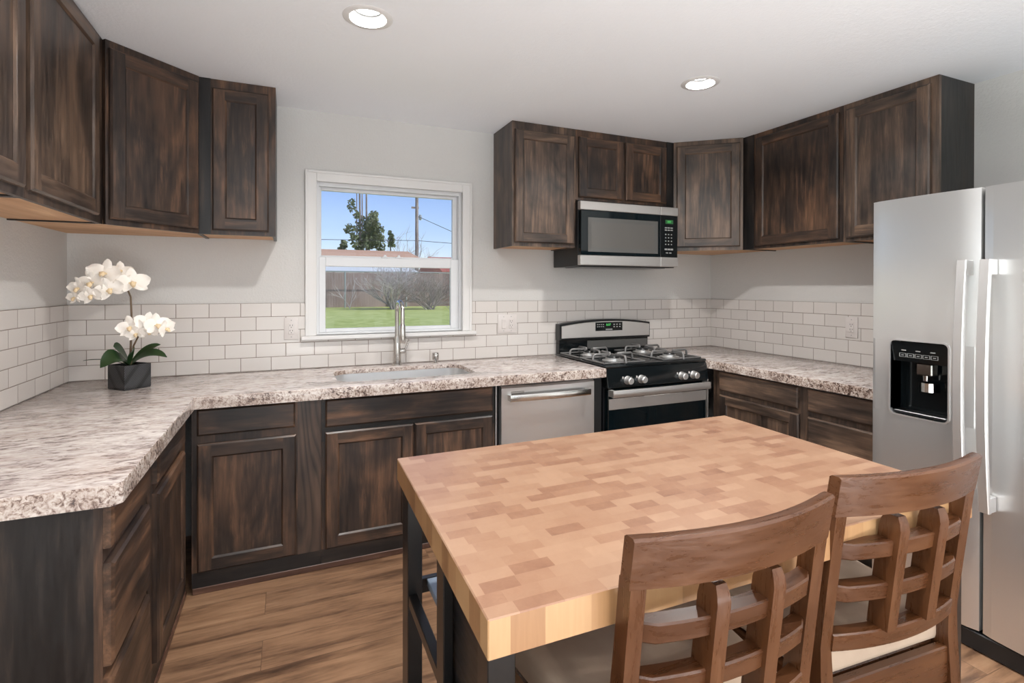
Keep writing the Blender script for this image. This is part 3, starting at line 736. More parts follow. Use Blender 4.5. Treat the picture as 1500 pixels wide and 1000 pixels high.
# faucet
fx, fy = 1.700, -.085
fc = thing('faucet', 'brushed nickel gooseneck pull-down faucet at the sink', 'faucet', (fx, fy, .914))
obj('base', MB().lathe([(0,.0),(.031,.0),(.031,.006),(.027,.010),(.0255,.06),(.024,.12),(.019,.17),(.016,.185),(0,.185)], seg=28), M['chrome'], fc)
sp_ = []
dirx, diry = .10, -.995
zt = .345; R_ = .058
sp_.append((0,0,.18)); sp_.append((0,0,.24)); sp_.append((0,0,zt))
for k in range(1, 13):
    a = pi*k/12
    q = R_*(1-cos(a)); sp_.append((dirx*q, diry*q, zt+R_*sin(a)))
ex, ey = dirx*2*R_, diry*2*R_
sp_.append((ex, ey, zt-.04)); sp_.append((ex, ey, .262))
obj('spout', MB().tube(sp_, .0135, 16), M['chrome'], fc, ang=50)
obj('spray_head', MB().lathe([(0,.150),(.0185,.150),(.0200,.158),(.0205,.20),(.0185,.255),(.0145,.268),(0,.268)], (ex, ey, 0), 24), M['chrome'], fc)
hub = obj('lever', MB().lathe([(0,.0),(.014,.0),(.016,.012),(.016,.030),(.012,.036),(0,.036)], (.018, -.006, .090), 18, axis='x').tube([(.046,-.008,.092),(.056,-.012,.112),(.075,-.018,.165)], [.0065,.0062,.005], 10), M['chrome'], fc, ang=50)
ag = thing('air_gap', 'small nickel air gap cap right of the faucet', 'air gap', (1.950, -.092, .914))
obj('flange', MB().lathe([(0,0),(.021,0),(.021,.004),(.012,.008),(.012,.022),(0,.022)], seg=24), M['chrome'], ag)
obj('cap', MB().lathe([(.012,.020),(.0215,.022),(.0225,.05),(.0215,.056),(.020,.058),(.0215,.060),(.021,.066),(.016,.069),(0,.069)], seg=24), M['chrome'], ag)

# ------------------------------------------------------------------ dishwasher
dw = thing('dishwasher', 'stainless steel dishwasher with bar handle under the counter', 'dishwasher', (2.49, -.66, 0))
obj('body', MB().box(2.160, 2.795, -.645, -.06, .10, .856).box(2.160, 2.795, -.60, -.06, .0, .10), M['blacksat'], dw, world=True)
for a in ((2.146, 2.158), (2.797, 2.858)): obj('side_trim', MB().box(a[0], a[1], -.668, -.10, .0, .856), M['blacksat'], dw, world=True)
obj('edge_strip', MB().box(2.1455, 2.150, -.676, -.669, .10, .856), M['handle'], dw, world=True)
def dwdoor():
    mb = MB(); n = 14; x0, x1, z0, z1 = 2.176, 2.792, .115, .846
    def fn(i, n_):
        x = x0+(x1-x0)*i/n_; t = 2*i/n_-1; y = -.688-.010*(1-t*t)
        return [(x, -.647, z0), (x, y+.004, z0), (x, y, z0+.006), (x, y, z1-.012), (x, y+.012, z1), (x, -.647, z1)]
    return mb.sweep(None, n, fn)
obj('door', dwdoor(), M['steel'], dw, world=True, ang=25)
def bar_handle(x0, x1, z, y, bow, h, t, ydoor, n=14):
    mb = MB()
    def fn(i, n_):
        x = x0+(x1-x0)*i/n_; q = 2*i/n_-1; yy = y-bow*(1-q*q)
        return [(x, yy+t, z-h/2), (x, yy+.002, z-h/2), (x, yy, z-h/2+.005), (x, yy, z+h/2-.005), (x, yy+.002, z+h/2), (x, yy+t, z+h/2)]
    mb.sweep(None, n, fn)
    for xa in (x0, x1-.025): mb.box(xa, xa+.025, y+t-.002, ydoor, z-h/2+.002, z+h/2-.002)
    return mb
obj('handle', bar_handle(2.213, 2.742, .782, -.735, .012, .036, .012, -.689), M['chrome'], dw, world=True)
obj('badge', MB().box(2.233, 2.315, -.6965, -.690, .800, .815, .001), M['steel_dark'], dw, world=True)
bd = MB()
bd.box(2.235, 2.313, -.6972, -.6963, .8115, .8130).box(2.235, 2.313, -.6972, -.6963, .8020, .8035)
obj('badge_line', bd, M['slot'], dw, world=True)

# ------------------------------------------------------------------ gas range
rg = thing('gas_range', 'black and stainless gas range between the counters', 'stove', (3.282, -.35, 0))
X0, X1 = 2.877, 3.688
obj('body', MB().box(X0, X1, -.655, -.03, .03, .905).box(X0+.05, X1-.05, -.62, -.08, 0, .03), M['blacksat'], rg, world=True)
obj('cooktop', MB().box(X0-.002, X1+.002, -.690, -.03, .905, .926, .006, seg=2), M['black'], rg, world=True)
cp = MB().prism([(-.655,.905),(-.655,.785),(-.712,.785),(-.700,.872),(-.688,.905)], X0, X1, .003, axis='x')
obj('control_panel', cp, M['black'], rg, world=True)
for kx in (3.025, 3.131, 3.458, 3.557):
    kn = MB(); cy, cz = -.7065, .828
    kn.lathe([(0,-.046),(.017,-.046),(.021,-.042),(.023,-.012),(.027,-.006),(.027,0),(0,0)], (kx, cy, cz), 24, axis='y')
    kb = obj('knob', kn, M['handle'], rg, world=True)
    obj('knob_grip', MB().box(kx-.006, kx+.006, cy-.056, cy-.040, cz-.022, cz+.022, .003), M['handle'], kb) if False else None
    obj('knob_mark', MB().box(kx-.036, kx-.030, -.7095, -.7000, .838, .851).box(kx+.030, kx+.033, -.7095, -.7000, .812, .845), M['plastic'], rg, world=True)
od = MB()
od.box(X0+.010, X1-.010, -.700, -.657, .165, .775, .004)
dr_ = obj('oven_door', od, M['glassblack'], rg, world=True)
obj('door_band', MB().box(X0+.014, X1-.012, -.7045, -.699, .648, .716, .0015), M['steel_dark'], rg, world=True)
obj('oven_handle', bar_handle(2.889, 3.668, .755, -.755, .006, .044, .016, -.700), M['steel_dark'], rg, world=True)
obj('storage_drawer', MB().box(X0+.010, X1-.010, -.698, -.657, .035, .157, .004), M['black'], rg, world=True)
obj('side_edge', MB().box(X1-.008, X1-.001, -.712, -.655, .16, .79), M['steel_dark'], rg, world=True)
# burners and grates
bu = [(3.045,-.52,.05),(3.045,-.22,.04),(3.515,-.52,.045),(3.515,-.22,.05)]
for bx, by, br in bu:
    b_ = obj('burner', MB().lathe([(0,.926),(br+.022,.926),(br+.022,.930),(br,.934),(br,.944),(br-.006,.947),(0,.947)], (bx, by, 0), 28), M['handle'], rg, world=True)
    obj('burner_cap', MB().lathe([(0,.947),(br-.006,.947),(br-.004,.950),(br-.008,.956),(0,.957)], (bx, by, 0), 28), M['blacksat'], rg, world=True)
for gx in (3.045, 3.515):
    for (gy0, gy1) in ((-.665, -.375), (-.365, -.075)):
        g = MB(); h = .157; zt_ = .972; bw_ = .008
        cy = (gy0+gy1)/2
        # perimeter ring low, four fingers rising towards the burner
        for (dx, dy) in ((1,0),(-1,0),(0,1),(0,-1)):
            L_ = h if dx else (gy1-gy0)/2
            p0 = (gx+dx*L_, cy+dy*L_); p1 = (gx+dx*.035, cy+dy*.035)
            pts = [(p0[0], p0[1], .928), (p0[0]-dx*.006, p0[1]-dy*.006, zt_-.008), (p0[0]-dx*.016, p0[1]-dy*.016, zt_), (p1[0], p1[1], zt_), (p1[0]-dx*.004, p1[1]-dy*.004, zt_-.012)]
            g.tube(pts, bw_, 8)
        for sx in (-1, 1):
            g.tube([(gx+sx*h, gy0+.012, .932), (gx+sx*h, gy1-.012, .932)], .006, 6)
        for yy in (gy0+.012, gy1-.012): g.tube([(gx-h, yy, .932), (gx+h, yy, .932)], .006, 6)
        obj('burner_grate', g, M['iron'], rg, world=True, ang=50)
# backguard
BX0, BX1 = 2.888, 3.690
obj('backguard_base', MB().box(BX0, BX1, -.062, -.012, .905, 1.032, .004), M['black'], rg, world=True)
obj('vent_panel', MB().box(BX0+.24, BX1-.008, -.0655, -.061, .95, 1.012, .002), M['mwbevel'], rg, world=True)
def arch(x0, x1, zb, zs, rise, n=20):
    pts = [(x0, zb), (x1, zb)]
    for i in range(n+1):
        t = 1-2*i/n; pts.append(((x0+x1)/2+(x1-x0)/2*t, zs+rise*(1-t*t)))
    return pts
obj('backguard', MB().prism(arch(BX0-.004, BX1+.006, 1.022, 1.140, .030), -.080, -.012, .003, axis='y'), M['blacksat'], rg, world=True)
obj('backguard_panel', MB().prism(arch(BX0+.010, BX1-.004, 1.036, 1.126, .030), -.086, -.079, .002, axis='y'), M['steel_dark'], rg, world=True)
dp = obj('clock_panel', MB().box(3.185, 3.428, -.089, -.085, 1.083, 1.148, .001), M['black'], rg, world=True)
bt = MB()
for i in range(4):
    for j in range(2): bt.box(3.198+i*.017, 3.208+i*.017, -.0897, -.0888, 1.116+j*.016-.004, 1.116+j*.016+.002)
for i in range(3):
    for j in range(2): bt.box(3.345+i*.026, 3.357+i*.026, -.0897, -.0888, 1.112+j*.018-.004, 1.112+j*.018+.004)
bt.box(3.275, 3.335, -.0897, -.0888, 1.088, 1.098)
obj('buttons', bt, M['button'], rg, world=True)
def text(name, body, size, loc, rotz, mat, parent):
    c = bpy.data.curves.new(name, 'FONT'); c.body = body; c.size = size; c.extrude = .0003; c.align_x = 'CENTER'; c.align_y = 'CENTER'
    dg_o = bpy.data.objects.new(name, c); COL.objects.link(dg_o)
    bpy.context.view_layer.update()
    me = bpy.data.meshes.new_from_object(dg_o.evaluated_get(bpy.context.evaluated_depsgraph_get()))
    bpy.data.objects.remove(dg_o); bpy.data.curves.remove(c)
    me.transform(Matrix.Translation(Vector(loc)) @ Matrix.Rotation(rotz, 4, 'Z') @ Matrix.Rotation(pi/2, 4, 'X'))
    me.transform(MW[parent.name].inverted()); me.name = name
    me.materials.clear(); me.materials.append(mat)
    o = bpy.data.objects.new(name, me); COL.objects.link(o); o.parent = parent; return o
text('clock_digits', '8:07', .024, (3.300, -.0895, 1.128), 0, M['green'], rg)

# ------------------------------------------------------------------ microwave
mw = thing('microwave', 'black and stainless over-the-range microwave under the short cabinet', 'microwave', (3.28, -.18, 1.557))
MX0, MX1, MZ0, MZ1 = 2.868, 3.694, 1.557, 2.008
obj('body', MB().box(MX0, MX1, -.362, -.012, MZ0, MZ1, .003), M['blacksat'], mw, world=True)
obj('vent_grille', MB().box(MX0+.06, MX1-.06, -.33, -.08, MZ0-.006, MZ0-.0005, .002), M['iron'], mw, world=True)
obj('door', MB().box(MX0+.004, 3.534, -.396, -.363, 1.632, 1.936, .002), M['glassblack'], mw, world=True)
obj('top_band', MB().box(MX0-.004, 3.532, -.402, -.363, 1.937, 1.996, .003).box(3.536, MX1, -.402, -.363, 1.937, 1.996, .003), M['steel_dark'], mw, world=True)
obj('bottom_band', MB().box(MX0-.004, 3.532, -.402, -.363, 1.563, 1.631, .003).box(3.536, MX1, -.402, -.363, 1.563, 1.631, .003), M['steel_dark'], mw, world=True)
def bevel_frame(x0, x1, z0, z1, i, y0, y1):
    b = MB(); A = [(x0,y0,z0),(x1,y0,z0),(x1,y0,z1),(x0,y0,z1)]; C = [(x0+i,y1,z0+i),(x1-i,y1,z0+i),(x1-i,y1,z1-i),(x0+i,y1,z1-i)]
    for k in range(4): b.quads([[A[k], A[(k+1)%4], C[(k+1)%4], C[k]]], 1)
    b.quads([C], 0); return b
obj('door_window', bevel_frame(2.925, 3.512, 1.655, 1.888, .03, -.3985, -.3965), [M['mwscreen'], M['mwbevel']], mw, world=True, flat=True)
obj('control_panel', MB().box(3.536, MX1-.002, -.398, -.363, 1.632, 1.936, .002), M['black'], mw, world=True)
kb = MB()
for j in range(2):
    for i in range(3): kb.box(3.575+i*.026, 3.595+i*.026, -.3992, -.3978, 1.842-j*.016, 1.850-j*.016)
for j in range(4):
    for i in range(3): kb.box(3.578+i*.026, 3.588+i*.026, -.3992, -.3978, 1.794-j*.024, 1.802-j*.024)
for i in range(3): kb.box(3.573+i*.027, 3.596+i*.027, -.3992, -.3978, 1.684, 1.696)
for i in range(2): kb.box(3.585+i*.03, 3.605+i*.03, -.3992, -.3978, 1.660, 1.668)
obj('keypad', kb, M['button'], mw, world=True)
obj('display', MB().box(3.580, 3.650, -.3992, -.3978, 1.876, 1.904), M['greendim'], mw, world=True)
text('display_digits', '8:07', .020, (3.615, -.3994, 1.890), 0, M['green'], mw)

# ------------------------------------------------------------------ refrigerator
fg = thing('refrigerator', 'stainless side-by-side refrigerator with water dispenser', 'refrigerator', (3.95, -2.36, 0))
FY0, FY1, FYM = -1.895, -2.83, -2.300
obj('body', MB().box(3.575, W-.03, FY1, FY0, .04, 1.785, .004), M['blacksat'], fg, world=True)
obj('kick_plate', MB().box(3.515, 3.575, FY1+.002, FY0-.002, .004, .075, .004), M['blacksat'], fg, world=True)
def fbulge(y, a, b, amt):
    t = 2*(y-a)/(b-a)-1; return 3.500+.010-amt*(1-abs(t)**2.2)
def door_block(mb, a, b, y0, y1, z0, z1, amt=.012, round_l=True, round_r=True, n=12):
    """piece of a fridge door between y0 > y1; a,b are the full door limits"""
    def fn(i, n_):
        y = y0+(y1-y0)*i/n_; x = fbulge(y, a, b, amt)
        e = 0
        if abs(y-a) < 1e-6 or abs(y-b) < 1e-6: x += .006
        return [(3.573, y, z0), (x, y, z0), (x, y, z1), (3.573, y, z1)]
    mb.sweep(None, n, fn)
LA, LB = FY0, FYM+.006
DY_0, DY_1, DZ0, DZ1 = -1.980, -2.196, .866, 1.184
ld_ = MB()
door_block(ld_, LA, LB, LA, LB, .085, DZ0); door_block(ld_, LA, LB, LA, LB, DZ1, 1.80)
door_block(ld_, LA, LB, LA, DY_0, DZ0, DZ1, n=6); door_block(ld_, LA, LB, DY_1, LB, DZ0, DZ1, n=6)
obj('freezer_door', ld_, M['steel'], fg, world=True, ang=12)
RA, RB = FYM-.006, FY1
rd_ = MB(); door_block(rd_, RA, RB, RA, RB, .085, 1.80, n=18)
obj('refrigerator_door', rd_, M['steel'], fg, world=True, ang=12)
# dispenser
xf = 3.500
rr_o = rounded_rect(DY_1-.006, DY_0+.006, DZ0-.006, DZ1+.006, .024, 6); rr_i = rounded_rect(DY_1, DY_0, DZ0, DZ1, .019, 6)
tr = MB(); n_ = len(rr_o)
for k in range(n_):
    a, b = rr_o[k], rr_o[(k+1) % n_]; c, d = rr_i[(k+1) % n_], rr_i[k]
    tr.quads([[(xf-.0045, a[0], a[1]), (xf-.0045, b[0], b[1]), (xf-.0045, c[0], c[1]), (xf-.0045, d[0], d[1])]])
    tr.quads([[(xf-.0045, a[0], a[1]), (xf-.0045, b[0], b[1]), (xf+.012, b[0], b[1]), (xf+.012, a[0], a[1])]])
    tr.quads([[(xf-.0045, d[0], d[1]), (xf-.0045, c[0], c[1]), (xf+.012, c[0], c[1]), (xf+.012, d[0], d[1])]])
bmesh.ops.recalc_face_normals(tr.bm, faces=tr.bm.faces[:])
obj('dispenser_trim', tr, M['handle'], fg, world=True)
ZS = 1.095
cav = MB()
y0, y1 = DY_1, DY_0; xb = 3.572
q = lambda *p: cav.quads([list(p)])
q((xb,y0,DZ0),(xb,y1,DZ0),(xb,y1,DZ1),(xb,y0,DZ1))
q((xf,y0,DZ0),(xf,y1,DZ0),(xb,y1,DZ0),(xb,y0,DZ0)); q((xf,y0,DZ1),(xf,y1,DZ1),(xb,y1,DZ1),(xb,y0,DZ1))
q((xf,y0,DZ0),(xf,y0,DZ1),(xb,y0,DZ1),(xb,y0,DZ0)); q((xf,y1,DZ0),(xf,y1,DZ1),(xb,y1,DZ1),(xb,y1,DZ0))
for k, (cy, cz) in enumerate(((y1, DZ1), (y0, DZ1), (y0, DZ0), (y1, DZ0))):
    sy = -1 if cy == y1 else 1; sz = -1 if cz == DZ1 else 1
    cav.quads([[(xf-.001, cy, cz), (xf-.001, cy+sy*.011, cz), (xf-.001, cy, cz+sz*.011)]])
obj('dispenser_cavity', cav, M['black'], fg, world=True, flat=True)
cpn = MB().prism([(xf-.003, DZ1-.002), (xf+.02, DZ1-.002), (xf+.02, ZS), (xf+.010, ZS)], y0+.004, y1-.004, axis='x') if False else MB()
cpn.quads([[(xf-.001, y0+.003, DZ1-.004), (xf-.001, y1-.003, DZ1-.004), (xf+.012, y1-.003, ZS), (xf+.012, y0+.003, ZS)],
           [(xf+.012, y1-.003, ZS), (xf+.012, y0+.003, ZS), (xf+.05, y0+.003, ZS-.004), (xf+.05, y1-.003, ZS-.004)]])
obj('dispenser_panel', cpn, M['black'], fg, world=True, flat=True)
ib = MB()
for i in range(5):
    yy = y1-.045-i*.030; zz = 1.122; xx = xf+.0065
    ib.box(xx-.003, xx, yy-.013, yy-.0115, zz-.007, zz+.009).box(xx-.003, xx, yy+.0115, yy+.013, zz-.007, zz+.009)
    ib.box(xx-.003, xx, yy-.013, yy+.013, zz+.008, zz+.009).box(xx-.003, xx, yy-.013, yy+.013, zz-.0075, zz-.0065).box(xx-.003, xx, yy-.005, yy+.005, zz-.001, zz+.002)
for i in range(3):
    yy = y1-.050-i*.055; ib.box(xf+.002, xf+.0035, yy-.009, yy+.009, 1.142, 1.146)
obj('dispenser_buttons', ib, M['button'], fg, world=True)
ym = (y0+y1)/2-.012
obj('dispenser_nozzle', MB().box(xf+.016, xf+.06, ym-.030, ym+.030, ZS-.052, ZS-.002, .004).lathe([(0,ZS-.075),(.011,ZS-.075),(.013,ZS-.05),(0,ZS-.05)], (xf+.034, ym, 0), 16), M['chrome'], fg, world=True)
pad = MB()
for i in range(8):
    a0 = pi*(i/8)-pi/2; a1 = pi*((i+1)/8)-pi/2
    P = lambda a, z: (xf+.056-.040*cos(a), ym-.004+.036*sin(a), z)
    pad.quads([[P(a0,.975),P(a1,.975),P(a1,1.012),P(a0,1.012)]])
obj('dispenser_paddle', pad, M['chrome'], fg, world=True, ang=60)
obj('drip_tray', MB().box(xf+.004, xb-.002, y0+.006, y1-.006, DZ0+.001, DZ0+.016, .003), M['blacksat'], fg, world=True)
# handles
def fridge_handle(yc):
    mb = MB(); za, zb = .572, 1.520; hw = .0165; n = 20
    def fn(i, n_):
        z = za+(zb-za)*i/n_; t = 2*i/n_-1; x = 3.448-.026*(1-t*t); th = .016
        return [(x+th, yc-hw, z), (x+.003, yc-hw, z), (x, yc-hw+.003, z), (x, yc+hw-.003, z), (x+.003, yc+hw, z), (x+th, yc+hw, z)]
    mb.sweep(None, n, fn)
    for z0, z1 in ((za, za+.058), (zb-.058, zb)): mb.box(3.446+.014, 3.502, yc-hw+.001, yc+hw-.001, z0, z1, .002)
    return mb
obj('door_handle', fridge_handle(-2.262), M['handle'], fg, world=True)
obj('door_handle', fridge_handle(-2.336), M['handle'], fg, world=True)

# ------------------------------------------------------------------ butcher block table
tb_ = thing('kitchen_island', 'butcher block island table on black metal legs', 'table', (1.98, -2.29, 0))
TZ0, TZ1 = .851, .914
quad = [(1.339,-2.683),(2.596,-2.696),(2.627,-1.885),(1.355,-1.894)]
top = MB().prism(quad, TZ0, TZ1, .002)
for f in top.bm.faces: f.material_index = 0 if abs(f.normal.z) > .7 else 1
obj('tabletop', top, [M['butcher'], M['butcher_side']], tb_, world=True)
legs = [(1.362,1.402,-2.010,-1.940), (1.362,1.384,-2.360,-2.306), (1.362,1.412,-2.621,-2.571), (2.545,2.582,-2.682,-2.640), (2.555,2.600,-1.965,-1.920)]
for a in legs: obj('leg', MB().box(*a, 0, TZ0-.0005, .002), M['blackmetal'], tb_, world=True)
rails = MB()
obj('stretcher', MB().box(1.364, 1.388, -2.571, -2.010, .545, .575, .002), M['blackmetal'], tb_, world=True)
obj('stretcher', MB().box(1.402, 2.555, -1.965, -1.945, .545, .585, .002), M['blackmetal'], tb_, world=True)
obj('top_rail', MB().box(1.402, 2.555, -1.965, -1.945, .81, TZ0-.0005).box(1.412, 2.545, -2.66, -2.64, .81, TZ0-.0005) if False else MB().box(1.402, 2.555, -1.965, -1.945, .81, TZ0-.0005), M['blackmetal'], tb_, world=True)
obj('side_panel', MB().box(1.390, 1.408, -2.571, -2.330, .08, TZ0-.0005), M['oakdark_y'], tb_, world=True)
obj('shelf', MB().box(1.425, 2.555, -2.250, -1.966, .565, .585, .002), M['shelf_sheen'], tb_, world=True)
obj('lower_shelf', MB().box(1.390, 2.560, -2.280, -1.960, .12, .145, .002), M['chair_x'], tb_, world=True)

# ------------------------------------------------------------------ counter stools
def make_stool(label, loc, rot):
    o = thing('counter_stool', label, 'chair', loc, rot, 'lattice-back counter stools')
    hw = .220
    yl = lambda z: -.200-.105*(z-.64)-.04*max(0, z-.64)**2 if z >= .64 else -.200-.06*(.64-z)*(1 if z < .64 else 0)
    crv = lambda x: -.034*(1-(x/hw)**2)           # the back is curved: its middle further out
    # rear posts
    for s in (-1, 1):
        def fn(i, n, s=s):
            z = 0+(.955)*i/n; y = yl(z)
            wd = .030 if z > .6 else .034; dp = .028+.010*max(0, 1-abs(z-.45)/.4)
            xo = s*(hw-.002*(z < .3)); xi = s*(hw-wd)
            a, b = min(xo, xi), max(xo, xi)
            return [(a, y-.004, z), (b, y-.004, z), (b, y+dp, z), (a, y+dp, z)]
        obj('rear_leg', MB().sweep(None, 16, fn), M['chair_z'], o)
    def curved_bar(z0, z1, x0, x1, th, yoff=0, n=16, cham=0, lean=True):
        mb = MB()
        def fn(i, n_):
            x = x0+(x1-x0)*i/n_; zc = (z0+z1)/2
            c = 0
            if cham and (i == 0 or i == n_): c = cham
            A = yl(z0)+crv(x)+yoff; B = yl(z1)+crv(x)+yoff
            e = .003
            return [(x, A+c, z0+e), (x, A+e+c, z0), (x, A+th, z0), (x, B+th, z1-0), (x, B+e+c, z1), (x, B+c, z1-e)]
        mb.sweep(None, n, fn); return mb
    def rail(z0, z1):
        mb = MB()
        def fn(i, n_):
            x = -hw-.003+(2*hw+.006)*i/n_; t = 2*i/n_-1
            A = yl(z0)+crv(max(-hw, min(hw, x)))-.004; B = yl(z1)+crv(max(-hw, min(hw, x)))-.006
            lo = z0-.010*abs(t)**3*0; hi = z1
            return [(x, A, lo+.002), (x, A+.026, lo), (x, B+.026, hi-.004), (x, B+.020, hi), (x, B+.004, hi), (x, B, hi-.004)]
        mb.sweep(None, 20, fn); return mb
    obj('top_rail', rail(.944, 1.030), M['chair_x'], o, ang=40)
    for zc in (.864, .770): obj('lattice_bar', curved_bar(zc-.018, zc+.018, -.190, .190, .032, n=18, cham=.010), M['chair_x'], o, ang=25)
    for sx in (-.062, .062):
        def fs(i, n, sx=sx):
            zz = [.681, .80, .905, .920, .934][i]; sh = [0, 0, 0, .004, .011][i]; y = yl(zz)+crv(sx)-.009
            return [(sx-.0145+sh*.3, y+sh, zz), (sx+.0145-sh*.3, y+sh, zz), (sx+.0145-sh*.3, y+.045-sh*.5, zz), (sx-.0145+sh*.3, y+.045-sh*.5, zz)]
        obj('lattice_slat', MB().sweep(None, 4, fs), M['chair_z'], o, ang=15)
    obj('lower_rail', curved_bar(.642, .682, -hw+.029, hw-.029, .030, n=16), M['chair_x'], o, ang=25)
    # seat
    fw, rw = .255, .225
    obj('seat_rail', MB().box(-hw+.03, hw-.03, -.205, -.183, .480, .566, .003), M['chair_x'], o)
    ap = MB().prism([(-rw+.005,-.17),(rw-.005,-.17),(fw-.01,.205),(-fw+.01,.205)], .500, .560, .004)
    obj('seat_frame', ap, M['chair_y'], o)
    cu = MB().prism([(-rw+.02,-.181),(rw-.02,-.181),(fw,.205),(fw-.03,.228),(-fw+.03,.228),(-fw,.205)], .561, .640, .018, seg=3)
    obj('seat_cushion', cu, M['fabric'], o, ang=60)
    for s in (-1, 1):
        obj('front_leg', MB().box(s*(fw-.035)-.02, s*(fw-.035)+.02, .155, .195, 0, .499, .003), M['chair_z'], o)
        obj('stretcher', MB().box(s*(fw-.042)-.010, s*(fw-.042)+.010, -.19, .156, .22, .255, .002), M['chair_y'], o)
    obj('footrest', MB().box(-fw+.055, fw-.055, .162, .187, .18, .22, .002), M['chair_x'], o)
    obj('stretcher', MB().box(-hw+.03, hw-.03, -.222, -.200, .30, .335, .002), M['chair_x'], o)
    return o
st1 = make_stool('brown lattice-back counter stool at the middle of the island', (1.771, -2.512, 0), rad(-.6))
copy_tree(st1, (2.322, -2.479, 0), rad(-3.7), 'brown lattice-back counter stool at the island end nearest the refrigerator')

# ------------------------------------------------------------------ potted orchid
pc = Vector((.347, -.329, .9142))
po = thing('potted_orchid', 'white orchid in a grooved black square pot on the counter', 'plant', pc, rad(45))
s = .062; hp = .118
pm = MB()
pm.box(-s, s, -s, s, 0, .012, .002)
for a in ((-s, -s+.006, -s, s), (s-.006, s, -s, s), (-s+.006, s-.006, -s, -s+.006), (-s+.006, s-.006, s-.006, s)): pm.box(*a, .004, hp)
obj('pot', pm, M['pot'], po)
obj('soil', MB().box(-s+.006, s-.006, -s+.006, s-.006, .012, hp-.012), M['soil'], po)
RI = Matrix.Rotation(rad(-45), 3, 'Z')
def wl(v): return RI @ (Vector(v)-pc)      # world point -> pot-local
stem_pts = [(.347,-.329,1.02),(.352,-.33,1.12),(.356,-.33,1.25),(.352,-.33,1.36),(.33,-.335,1.43),(.28,-.34,1.47),(.22,-.345,1.45),(.16,-.35,1.40)]
obj('stem', MB().tube([wl(p) for p in stem_pts], [.005,.005,.0045,.004,.004,.0035,.003,.0025], 8), M['stem'], po, ang=60)
obj('stem', MB().tube([wl(p) for p in [(.352,-.335,1.02),(.365,-.34,1.12),(.40,-.345,1.20),(.44,-.35,1.23),(.50,-.35,1.21)]], [.004,.004,.0035,.003,.0025], 8), M['stem'], po, ang=60)
def leaf(base, tip, rise, w, roll=.6):
    b = MB(); a, t = Vector(base), Vector(tip); d = t-a; side = Vector((-d.y, d.x, 0)).normalized(); side = (side*cos(roll)+Vector((0,0,sin(roll)))).normalized(); n = 12; rows = []
    for i in range(n+1):
        u = i/n; c = a+d*u+Vector((0,0,rise*4*u*(1-u))); hw = w*(sin(pi*min(1, u*.93+.06))**.6)*.5
        if i == n: hw = .0008
        rows.append((c-side*hw+Vector((0,0,hw*.35)), c, c+side*hw+Vector((0,0,hw*.35))))
    for i in range(n):
        for k in (0, 1): b.quads([[rows[i][k], rows[i][k+1], rows[i+1][k+1], rows[i+1][k]]])
    bmesh.ops.remove_doubles(b.bm, verts=b.bm.verts[:], dist=1e-5); bmesh.ops.recalc_face_normals(b.bm, faces=b.bm.faces[:])
    bmesh.ops.solidify(b.bm, geom=b.bm.faces[:], thickness=.0015)
    return b
zr = 1.025
for tip, rise, w_, ro in (((.510,-.37,1.062), .035, .05, .7), ((.46,-.25,1.115), .02, .04, .6), ((.262,-.45,1.035), .04, .085, -.7), ((.29,-.36,1.125), .015, .07, -.8), ((.235,-.30,1.075), .02, .04, -.5), ((.375,-.41,1.10), .02, .05, 1.0), ((.155,-.30,1.055), .015, .012, .3)):
    obj('leaf', leaf(wl((.35,-.335,zr)), wl(tip), rise, w_, ro), M['leaf'], po, ang=60)
def flower(c, r, az, el, rollz, name='flower'):
    """five broad petals and a lip; facing direction az/el (world)"""
    f = Vector((sin(az)*cos(el), -cos(az)*cos(el), sin(el))); rr = Vector((cos(az), sin(az), 0)); uu = rr.cross(f) * -1
    if uu.z < 0: uu = -uu
    c = Vector(c)
    def P(x, y, z): return wl(c + (rr*(x*cos(rollz)-y*sin(rollz)) + uu*(x*sin(rollz)+y*cos(rollz)))*r + f*z*r)
    b = MB()
    # two round side petals, one top and two lower narrower sepals
    for ang, ln, wd, zoff in ((8,1.0,.95,.06),(172,1.0,.95,.06),(90,.95,.62,0),(215,.92,.55,0),(325,.92,.55,0)):
        a = rad(ang); n = 7; rows = []
        for i in range(n+1):
            u = i/n; hw = wd*.5*(sin(pi*(.04+.93*u**.8))**.55) if i < n else .16*wd
            row = []
            for k in range(-2, 3):
                v = k/2*hw; x = u*ln*cos(a)-v*sin(a); y = u*ln*sin(a)+v*cos(a)
                if abs(k) == 2: y, x = y, x
                z = zoff+.22*u*u-.10*(k/2)**2*u+.05*sin(6*u+k)
                if i == n: x -= .06*cos(a)*(k/2)**2; y -= .06*sin(a)*(k/2)**2
                row.append(P(x, y, z))
            rows.append(row)
        fs = []
        for i in range(n):
            for k in range(4): fs.append([rows[i][k], rows[i][k+1], rows[i+1][k+1], rows[i+1][k]])
        pb = MB().quads(fs); bmesh.ops.recalc_face_normals(pb.bm, faces=pb.bm.faces[:]); bmesh.ops.solidify(pb.bm, geom=pb.bm.faces[:], thickness=.0006)
        me = bpy.data.meshes.new('t'); pb.bm.to_mesh(me); pb.bm.free(); b.bm.from_mesh(me); bpy.data.meshes.remove(me)
    fo = obj(name, b, M['petal'], po, ang=70)
    lp = MB().tube([P(0,0,.05), P(0,-.10,.25), P(0,-.26,.34), P(0,-.36,.28)], [.10*r,.16*r,.13*r,.03*r], 8).tube([P(-.16,-.02,.10), P(-.14,-.06,.26)], [.05*r,.07*r], 6).tube([P(.16,-.02,.10), P(.14,-.06,.26)], [.05*r,.07*r], 6)
    obj('flower_lip', lp, M['lip'], fo, ang=60)
